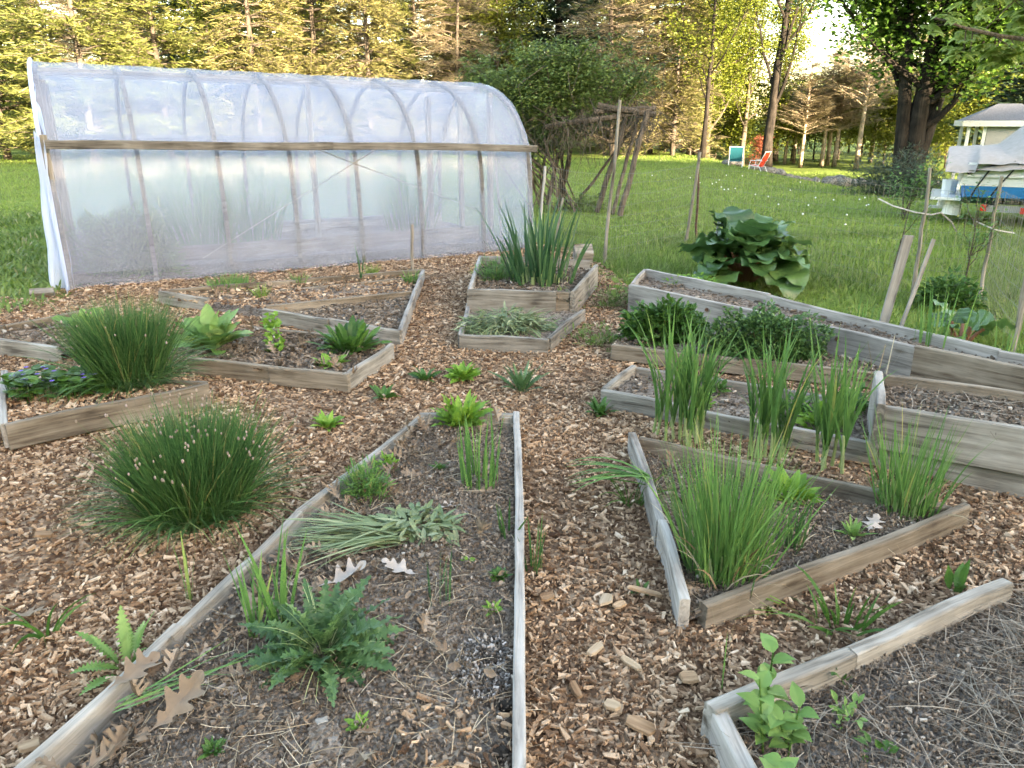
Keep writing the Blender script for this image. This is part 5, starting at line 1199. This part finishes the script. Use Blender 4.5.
# ------------------------------------------------------------------ gazebo
def gazebo():
    c = atY(996, 24.5, 0); gzc = float(gz(c.x, c.y)); r = thing('garden_pavilion', 'small grey roofed pavilion with white posts behind the boat', 'pavilion', (c.x, c.y, gzc), R(-24))
    M['shingle'] = plain('grey_shingle', (.13, .135, .155), .8, noise=.25, nscale=20); M['screen'] = plain('grey_panel', (.4, .39, .37), .8)
    H = 1.5 - gzc; hw = 1.05
    mb = MB(); e = hw + .2; V = [(-e, -e, H), (e, -e, H), (e, e, H), (-e, e, H), (-.3, 0, H + .5), (.3, 0, H + .5)]; mb.add(V, [np.array([(0, 1, 5, 4), (2, 3, 4, 5), (3, 2, 1, 0)]), np.array([(1, 2, 5), (3, 0, 4)])]); mb.build('roof', M['shingle'], r)
    f = MB()
    for (x0, x1, y0, y1) in ((-e, e, -e - .03, -e), (-e, e, e, e + .03), (-e - .03, -e, -e, e), (e, e + .03, -e, e)): f.box(x0, x1, y0, y1, H - .14, H + .02)
    f.build('fascia', M['white'], r)
    for x in (-hw, -hw * .6, hw):
        for y in (-hw, hw):
            p = MB(); p.box(x - .045, x + .045, y - .045, y + .045, 0, H - .002); p.build('post', M['white'], r)
    w = MB(); w.box(-hw * .54, hw - .075, -hw - .02, -hw + .02, .3, H - .15); w.build('wall_panel', M['screen'], r)
    w = MB(); w.box(-hw + .08, -hw * .6 - .06, -hw - .03, -hw + .03, .6, .7); w.build('railing', M['white'], r)
    d = MB(); d.box(-hw, hw, -hw, hw, -.1, .05); d.build('deck', M['board_grey'], r)
gazebo()

# ------------------------------------------------------------------ trees
def deciduous(name, label, H, r0, nbr, spread, leafn, leafL, mat, bark, seed, first=.2, bare=0.0, lean=(0, 0), group=None, up=.9, leafW=.6, clus=.45, parts=None):
    """trunk, forked limbs and many leaf sized faces in clumps"""
    global rng
    keep = rng; rng = np.random.default_rng(seed)
    tk, lb, lf = MB(), MB(), MB()
    n = 12; t = np.linspace(0, 1, n)[:, None]; top = np.array([lean[0], lean[1], H])
    wob = np.cumsum(rng.normal(0, .012 * H / 4, (n, 3)), 0) * np.array([1, 1, 0]); wob[0] = 0
    TP = t * top + wob; rad = r0 * (1 - t[:, 0] * .88); rad[0] *= 1.35; TP[0, 2] -= .15
    tk.tube(TP, rad, sides=10, jit=.07); tips = []
    for i in range(nbr):
        f = first + (1 - first) * (i + rng.uniform(0, .8)) / nbr; k = f * (n - 1); k0 = int(min(k, n - 2)); b = TP[k0] + (TP[k0 + 1] - TP[k0]) * (k - k0)
        az = i * 2.4 + rng.normal(0, .5); el = up * rng.uniform(.6, 1.1) ; L = spread * (1 - f * .55) * rng.uniform(.7, 1.15)
        seg = 6; pts = [b]; e = el
        for s_ in range(seg):
            e += rng.normal(-.05, .12); az += rng.normal(0, .16); pts.append(pts[-1] + np.array([math.cos(az) * math.sin(e), math.sin(az) * math.sin(e), math.cos(e)]) * L / seg)
        rb = max(.015, r0 * .42 * (1 - f * .75)); lb.tube(pts, rb, rb * .22, 6, jit=.08)
        for q in range(2, seg + 1):
            for _ in range(2):
                a2 = az + rng.choice([-1, 1]) * rng.uniform(.4, 1.2); e2 = e + rng.normal(0, .35); L2 = L * rng.uniform(.18, .38)
                p2 = pts[q] + np.array([math.cos(a2) * math.sin(e2), math.sin(a2) * math.sin(e2), math.cos(e2)]) * L2
                mid = (pts[q] + p2) / 2 + rng.normal(0, .05 * L2, 3); lb.tube([pts[q], mid, p2], rb * .3, rb * .1, 4, cap=False); tips.append(p2); tips.append(mid)
    tips = np.array(tips)
    if leafn:
        pick = tips[rng.integers(0, len(tips), leafn // 14)]
        c = np.repeat(pick + rng.normal(0, clus * .4, pick.shape), 14, 0); c = c + rng.normal(0, clus * .42, c.shape) * np.array([1, 1, .6]); m_ = len(c)
        strips(lf, c, U(0, 6.28, m_), U(.6, 1.9, m_), U(1.0, 2.4, m_), U(*leafL, m_), U(leafL[0] * leafW, leafL[1] * leafW, m_), [.1, 1, .08], tw=rng.normal(0, .7, m_))
    r = thing(name, label, 'tree', group=group); tk.build('trunk', M[bark], r, smooth=True); lb.build('limbs', M[bark], r)
    if leafn: lf.build('crown', M[mat], r)
    rng = keep; return r
def conifer(name, label, H, r0, Lmax, z0, mat, bark, seed, dz=.42, per=6, spr=15, sprayL=(.3, .6), sprayW=(.05, .12), droop=.25, group=None, upward=1.35, gap=.12):
    global rng
    keep = rng; rng = np.random.default_rng(seed)
    tk, lb, lf = MB(), MB(), MB(); n = 10; t = np.linspace(0, 1, n)[:, None]; tk.tube(t * np.array([rng.normal(0, .2), rng.normal(0, .2), H]) - np.array([[0, 0, .15]]) * (t == 0), r0, r0 * .1, 9, jit=.06)
    z = z0; P, AZ, LE = [], [], []
    while z < H * .98:
        f = (z - z0) / (H - z0); 
        for k in range(per):
            if rng.random() < gap: continue
            az = rng.uniform(0, 6.28); L = Lmax * (1 - f) ** .75 * rng.uniform(.6, 1.1) + .2; e = upward + rng.normal(0, .12)
            q = np.linspace(0, 1, 5); pts = np.stack([np.cos(az) * np.sin(e) * L * q, np.sin(az) * np.sin(e) * L * q, z + np.cos(e) * L * q - droop * L * q ** 2 + rng.normal(0, .02)], -1)
            lb.tube(pts, .03 * (1 - f) + .01, .005, 4, cap=False); m_ = max(4, int(spr * L)); tt = rng.uniform(.18, 1.0, m_)
            pp = np.stack([np.interp(tt, q, pts[:, c]) for c in range(3)], -1) + rng.normal(0, .06, (m_, 3)); P.append(pp); AZ.append(az + rng.normal(0, .75, m_)); LE.append(rng.uniform(1.0, 1.9, m_))
        z += dz * rng.uniform(.6, 1.3)
    P = np.concatenate(P); AZ = np.concatenate(AZ); LE = np.concatenate(LE); m_ = len(P)
    strips(lf, P, AZ, LE, LE + U(-.2, .5, m_), U(*sprayL, m_), U(*sprayW, m_), [.5, 1, .1], tw=rng.normal(0, .6, m_))
    r = thing(name, label, 'tree', group=group); tk.build('trunk', M[bark], r, smooth=True); lb.build('limbs', M[bark], r); lf.build('crown', M[mat], r)
    rng = keep; return r
def put(root, px, Y, sc=1.0, rz=None, z=None, label=None, group=None, copy=True):
    p = atY(px, Y, 0); zz = float(gz(p.x, p.y)) if z is None else z
    c = copy_tree(root) if copy else root
    c.location = (p.x, p.y, zz); s = sc if not np.isscalar(sc) else (sc, sc, sc); c.scale = s; c.rotation_euler = (0, 0, rng.uniform(0, 6.28) if rz is None else rz)
    if label: c['label'] = label
    if group: c['group'] = group
    return c
GW = 'trees of the wood beyond the lawn'
kinds = {
 'pine': conifer('pine_tree', 'sunlit yellow green pine in the wood beyond the lawn', 13, .16, 3.8, .5, 'pine', 'bark_mid', 1, group=GW, spr=34, per=8, dz=.36, sprayL=(.22, .45), sprayW=(.03, .07)),
 'spruce': conifer('spruce_tree', 'golden brown sunlit spruce in the wood beyond the lawn', 14, .15, 3.0, .4, 'spruce', 'bark_mid', 2, per=10, dz=.34, spr=32, sprayL=(.18, .38), sprayW=(.025, .06), droop=.45, group=GW),
 'larch': conifer('larch_tree', 'pale tan twiggy tree in the wood beyond the lawn', 13, .13, 3.0, .6, 'larch', 'bark_mid', 3, per=10, dz=.36, spr=26, sprayL=(.3, .6), sprayW=(.012, .03), droop=.3, group=GW),
 'dark': conifer('dark_spruce_tree', 'dark green spruce standing high behind the vine', 15, .25, 3.4, 1.2, 'darkspruce', 'bark', 4, per=8, spr=26, group=GW),
 'leafy': deciduous('leafy_tree', 'fresh yellow green broadleaf tree in the wood beyond the lawn', 11, .2, 17, 3.6, 16000, (.12, .22), 'spring', 'bark_mid', 5, first=.12, group=GW, clus=.8),
 'leafy2': deciduous('leafy_tree', 'loose sunlit broadleaf tree in the wood beyond the lawn', 10, .16, 15, 3.2, 8000, (.12, .2), 'spring', 'bark_mid', 15, first=.18, group=GW, clus=.8),
 'bush': deciduous('understory_bush', 'bright yellow green bush growing under the wood', 3.2, .05, 16, 1.9, 7000, (.1, .18), 'spring', 'bark_mid', 6, first=.05, group='bushes under the wood', clus=.6),
 'tallpine': conifer('bare_trunk_pine', 'tall pine with a pale bare trunk beyond the stones', 12, .13, 2.6, 3.6, 'larch', 'bark_pale', 7, group='pale trunked pines', spr=30, gap=.25, sprayL=(.2, .42), sprayW=(.015, .04), droop=.12, upward=1.0, dz=.3),
}
used = set()
def P_(k, px, Y, sc=1.0, label=None):
    c = put(kinds[k], px, Y, sc, copy=k in used, label=label); used.add(k)
# front row
for k, px, Y, s in [('pine', 8, 33, 1.0), ('pine', 96, 31, .95), ('larch', 130, 35, .9), ('pine', 172, 34, .9), ('leafy2', 222, 38, .9), ('spruce', 262, 35, 1.0), ('spruce', 322, 37, 1.0), ('spruce', 372, 36, .95), ('pine', 420, 39, .9), ('larch', 455, 37, .9), ('leafy', 498, 40, .8), ('spruce', 470, 41, 1.0),
                    ('larch', 612, 36, 1.05), ('larch', 650, 38, 1.0), ('spruce', 672, 36, .8), ('pine', 640, 42, .9), ('leafy', 706, 40, .9), ('leafy2', 742, 41, .9), ('leafy', 776, 46, .8), ('leafy2', 690, 44, 1.0)]: P_(k, px, Y, s)
P_('dark', 556, 44, 1.1)
P_('dark', 212, 44, 1.0, 'dark green spruce rising between the pines on the left')
P_('dark', 1030, 34, .9, 'dark green spruce rising behind the pavilion')
# back rows
ks = ['spruce', 'pine', 'leafy', 'larch', 'spruce', 'leafy2', 'pine']
for i, px in enumerate(list(range(-60, 770, 42)) + [905, 950, 1000, 1050, 1090]): P_(ks[i % 7], px + rng.uniform(-14, 14), 50 + rng.uniform(-3, 4), rng.uniform(.95, 1.2))
for i, px in enumerate(range(-80, 760, 50)): P_(ks[(i * 3 + 1) % 7], px + rng.uniform(-14, 14), 62 + rng.uniform(-3, 4), rng.uniform(1.2, 1.5))
for i, px in enumerate((945, 1000, 1055, 1100)): P_(ks[(i * 2) % 7], px, 63, 1.2)
for px, Y, s in [(802, 40, .85), (823, 41, .95), (829, 42, .9), (836, 41, .95), (858, 39, 1.0), (795, 44, .8), (872, 44, .95), (786, 43, .75)]:
    P_('tallpine', px, Y, (s, s, s * .52 if 775 < px < 842 else s * .8))
for px, Y, s in [(690, 40, .8), (716, 43, 1.0), (740, 42, .8), (770, 42, .9), (792, 46, .9), (815, 47, .95), (840, 47, 1.0), (862, 45, 1.0), (885, 42, 1.0), (925, 38, .9), (948, 40, 1.1), (975, 40, 1.2), (1005, 42, 1.2), (665, 41, .9), (40, 40, 1.2), (140, 41, 1.2), (210, 40, 1.1), (245, 38, .9), (300, 41, 1.1), (390, 42, 1.1), (455, 42, 1.1), (600, 44, 1.1), (-10, 36, 1.0), (800, 54, 1.25), (830, 56, 1.3), (850, 58, 1.4), (880, 56, 1.4), (915, 55, 1.4)]: P_('bush', px, Y, s)
put(deciduous('red_bush', 'red leaved bush behind the tall tree', 1.6, .03, 10, .9, 1400, (.08, .14), 'redleaf', 'bark_mid', 41, first=.05, clus=.35), 757, 34, .7, copy=False)
# the tall tree by the chairs
put(deciduous('tall_tree', 'tall bare limbed tree behind the red chair', 14, .2, 17, 4.2, 3600, (.1, .17), 'spring', 'bark', 22, first=.16, clus=.5, up=.7, lean=(.5, 0)), 767, 33, 1.05, rz=0, copy=False)
put(deciduous('forked_tree', 'dark slender tree left of the tall bare limbed tree', 10, .11, 14, 3.6, 5600, (.1, .18), 'spring', 'bark', 28, first=.2, clus=.6, up=.9), 702, 34, 1.0, rz=2, copy=False)
# big maple
def maple():
    r = deciduous('maple_tree', 'big dark trunked maple with spreading green leaves', 10, .3, 34, 4.6, 60000, (.1, .17), 'maple', 'bark', 33, first=.2, clus=.75, up=1.25, leafW=.75)
    for dx, dy, tx, ty, rr in ((-.13, .05, -.75, .3, .25), (.14, .05, 1.2, -.2, .27)):
        mb = MB(); n = 9; mb.tube([(dx + (tx - dx) * (t ** 1.3), dy + (ty - dy) * t, -.15 + 6.5 * t) for t in np.linspace(0, 1, n)], rr, rr * .35, 10, jit=.07); mb.build('trunk', M['bark'], r, smooth=True)
    return r
put(maple(), 907, 23, 1.0, rz=.3, copy=False)
# shrub before the maple
p = atY(898, 17.5, 0); z = float(gz(p.x, p.y))
plant1('juniper_bush', 'grey green spreading juniper at the foot of the maple', 'bush', (p.x, p.y, z), bushy(5200, 1.0, .8, .95, (.08, .16), (.014, .03), prof=LANCE, hollow=.3, seed=44, lump=.35), 'juniper')
p = atY(988, 19, 0)
# near maple at the right whose bough hangs into view
def near_maple():
    base = Vector((6.6, 6.6, -.03)); r = thing('young_maple_tree', 'young maple at the right whose pale leafy bough hangs overhead', 'tree', base)
    mb = MB(); mb.tube([(0, 0, -.1), (.02, .03, 1.2), (-.05, .05, 2.4), (.05, 0, 3.6), (0, 0, 5.0)], .13, .05, 9, jit=.06); mb.build('trunk', M['bark_mid'], r, smooth=True)
    lb, lf = MB(), MB()
    def bough(a, pts, n):
        pts = [Vector(p) - base for p in pts]; lb.tube(pts, .022, .006, 6)
        Q = np.array([tuple(p) for p in pts]); s = np.r_[0, np.cumsum(np.linalg.norm(np.diff(Q, axis=0), axis=1))]
        for _ in range(n):
            t = rng.uniform(.25, 1.0) * s[-1]; b = np.array([np.interp(t, s, Q[:, c]) for c in range(3)]); e = b + rng.normal(0, .12, 3); lb.tube([b, e], .005, .003, 4, cap=False)
            for q in range(6):
                c = e + rng.normal(0, .05, 3); az = rng.uniform(0, 6.28)
                # palmate leaf: five pointed lobes from one stalk end
                strips(lf, np.repeat(c[None], 5, 0), az + np.array([-1.25, -.65, 0, .65, 1.25]), U(1.4, 2.2) if False else rng.uniform(1.5, 2.2), rng.uniform(1.9, 2.7), np.array([.06, .09, .105, .09, .06]) * rng.uniform(.75, 1.2), np.array([.04, .052, .058, .052, .04]), [.3, .8, 1, .5, .04], fold=.2)
    a0 = (6.6, 6.6, 2.6)
    bough(0, [a0, ray_at(1060, 44, 6.0), ray_at(1000, 36, 5.6), ray_at(965, 28, 5.4), ray_at(935, 18, 5.3)], 46)
    bough(1, [(6.6, 6.6, 2.9), ray_at(1070, 10, 5.9), ray_at(1010, -4, 5.6), ray_at(965, -14, 5.4)], 44)
    bough(2, [(6.6, 6.6, 3.1), ray_at(1090, -10, 5.8), ray_at(1030, -25, 5.4), ray_at(960, -40, 5.3)], 18)
    bough(3, [(6.6, 6.6, 2.7), (7.6, 6.2, 3.3), (8.4, 5.9, 3.4)], 14); bough(4, [(6.6, 6.6, 3.4), (6.9, 7.6, 4.0), (7.1, 8.5, 4.2)], 14)
    lb.build('boughs', M['bark_mid'], r); lf.build('crown', M['young'], r)
near_maple()

# ------------------------------------------------------------------ lawn grass and weeds (uncountable)
def lawn_cover(n, ymin, ymax, avoid_mulch=True, px0=-60, px1=1090):
    Y = ymin * (ymax / ymin) ** U(0, 1, n) ** .85; dep = Y * math.cos(PITCH) + CAMH * math.sin(PITCH); X = (U(px0, px1, n) - 512) / F_ * dep
    P = np.stack([X, Y], -1); k = ~inpoly(P, mulch_poly)
    g4 = [gh0 - ghax * .1, gh0 + ghax * (ghL + .1) - ghn * .5, gh0 + ghax * (ghL + .1) + ghn * 3.1, gh0 - ghax * .1 + ghn * 3.1]
    g4[0] = gh0 - ghax * .1 - ghn * .5
    k &= ~inpoly(P, g4)
    for b in BEDS + [[gp(*q) for q in [(-60, 330), (-60, 238), (42, 238), (48, 262), (60, 292), (40, 310)]]]: k &= ~inpoly(P, b)
    return P[k]
P = lawn_cover(210000, 4.5, 36); n = len(P); d = P[:, 1]; hn = snoise(P[:, 0], P[:, 1], 1.2, 5)
keepm = rng.uniform(0, 1, n) < (.75 + .3 * hn); P, d, hn = P[keepm], d[keepm], hn[keepm]; n = len(P)
fence_band = np.exp(-((P[:, 1] - (9.0 + .0 * P[:, 0])) / 1.6) ** 2)
L = (U(.04, .085, n) + .03 * np.clip(hn, 0, 1) + .10 * fence_band * U(0, 1, n)) * (1 + .006 * d); Wd = U(.004, .007, n) * (1 + .1 * d)
base = np.concatenate([P, gz(P[:, 0], P[:, 1])[:, None]], 1)
mb = strips(MB(), base, U(0, 6.28, n), U(0, .5, n), U(.4, 1.5, n), L, Wd, [1, .8, .06], tw=U(-1, 1, n))
tag(mb.build('lawn_grass', M['grass']), 'blades of green lawn grass', 'grass', kind='stuff')
# longer rough grass by the fence
P = lawn_cover(60000, 7.0, 11.5, px0=500, px1=1090); n = len(P); hn = snoise(P[:, 0], P[:, 1], 2.0, 9); k = rng.uniform(0, 1, n) < np.clip(.25 + .8 * hn, 0, 1); P = P[k]; n = len(P)
base = np.concatenate([P, gz(P[:, 0], P[:, 1])[:, None]], 1)
mb = strips(MB(), base, U(0, 6.28, n), U(0, .4, n), U(.2, 1.4, n), U(.05, .16, n), U(.005, .009, n), [1, .9, .7, .06], tw=U(-1, 1, n))
tag(mb.build('rough_grass', M['meadow']), 'longer rough grass along the wire fence', 'grass', kind='stuff')
# weedy cover left of the greenhouse
wp = [gp(*p) for p in [(-60, 330), (-60, 215), (40, 215), (48, 262), (60, 292), (40, 310)]]
Pn = np.asarray([(p.x, p.y) for p in wp]); lo, hi = Pn.min(0), Pn.max(0); n = 16000; X = np.stack([U(lo[0], hi[0], n), U(lo[1], hi[1], n)], -1); X = X[inpoly(X, wp)]; X = X[rng.uniform(0, 1, len(X)) < np.clip(.6 + snoise(X[:, 0], X[:, 1], 3, 21), 0, 1)]; n = len(X)
mb = strips(MB(), np.concatenate([X, np.full((n, 1), .0)], 1), U(0, 6.28, n), U(0, .9, n), U(.6, 1.7, n), U(.05, .16, n), U(.014, .03, n), LANCE, fold=.2)
tag(mb.build('weed_cover', M['meadow']), 'low weeds spreading at the left end of the greenhouse', 'weeds', kind='stuff')
# tufts along the mulch edge and beds
edge = [gp(*p) for p in [(540, 255), (612, 275), (640, 303), (620, 330), (600, 350)]]
# dandelion seed heads on the lawn
hd = MB(); hd.ball((0, 0, .2), .028, (1, 1, 1), 7, 5); hm_ = hd.mesh('seed_head', M['puff'], True); sm = MB(); sm.tube([(0, 0, 0), (.01, 0, .18)], .004, .003, 4); sm_ = sm.mesh('stem', M['grass'])
for k, (px, py) in enumerate([(712, 184), (716, 182), (721, 187), (724, 190), (728, 189), (719, 180), (742, 176), (757, 172), (768, 197), (778, 206), (802, 217), (808, 206), (815, 199), (833, 201), (859, 200), (866, 206), (868, 205), (790, 190), (820, 172), (846, 217), (800, 182), (755, 195), (735, 188), (700, 182), (652, 176), (690, 178), (845, 225), (770, 230), (726, 176), (864, 200)]):
    r = thing('dandelion_clock', 'white dandelion seed head standing in the lawn grass', 'dandelion', group='dandelion clocks in the lawn'); p = gp(px, py + 3); r.location = (p.x, p.y, float(gz(p.x, p.y))); s = .6; r.scale = (s, s, s * rng.uniform(.7, 1.1)); r.rotation_euler = (0, 0, rng.uniform(0, 6))
    for nm, me in (('seed_head', hm_), ('stem', sm_)):
        o = bpy.data.objects.new(nm, me); COL.objects.link(o); o.parent = r
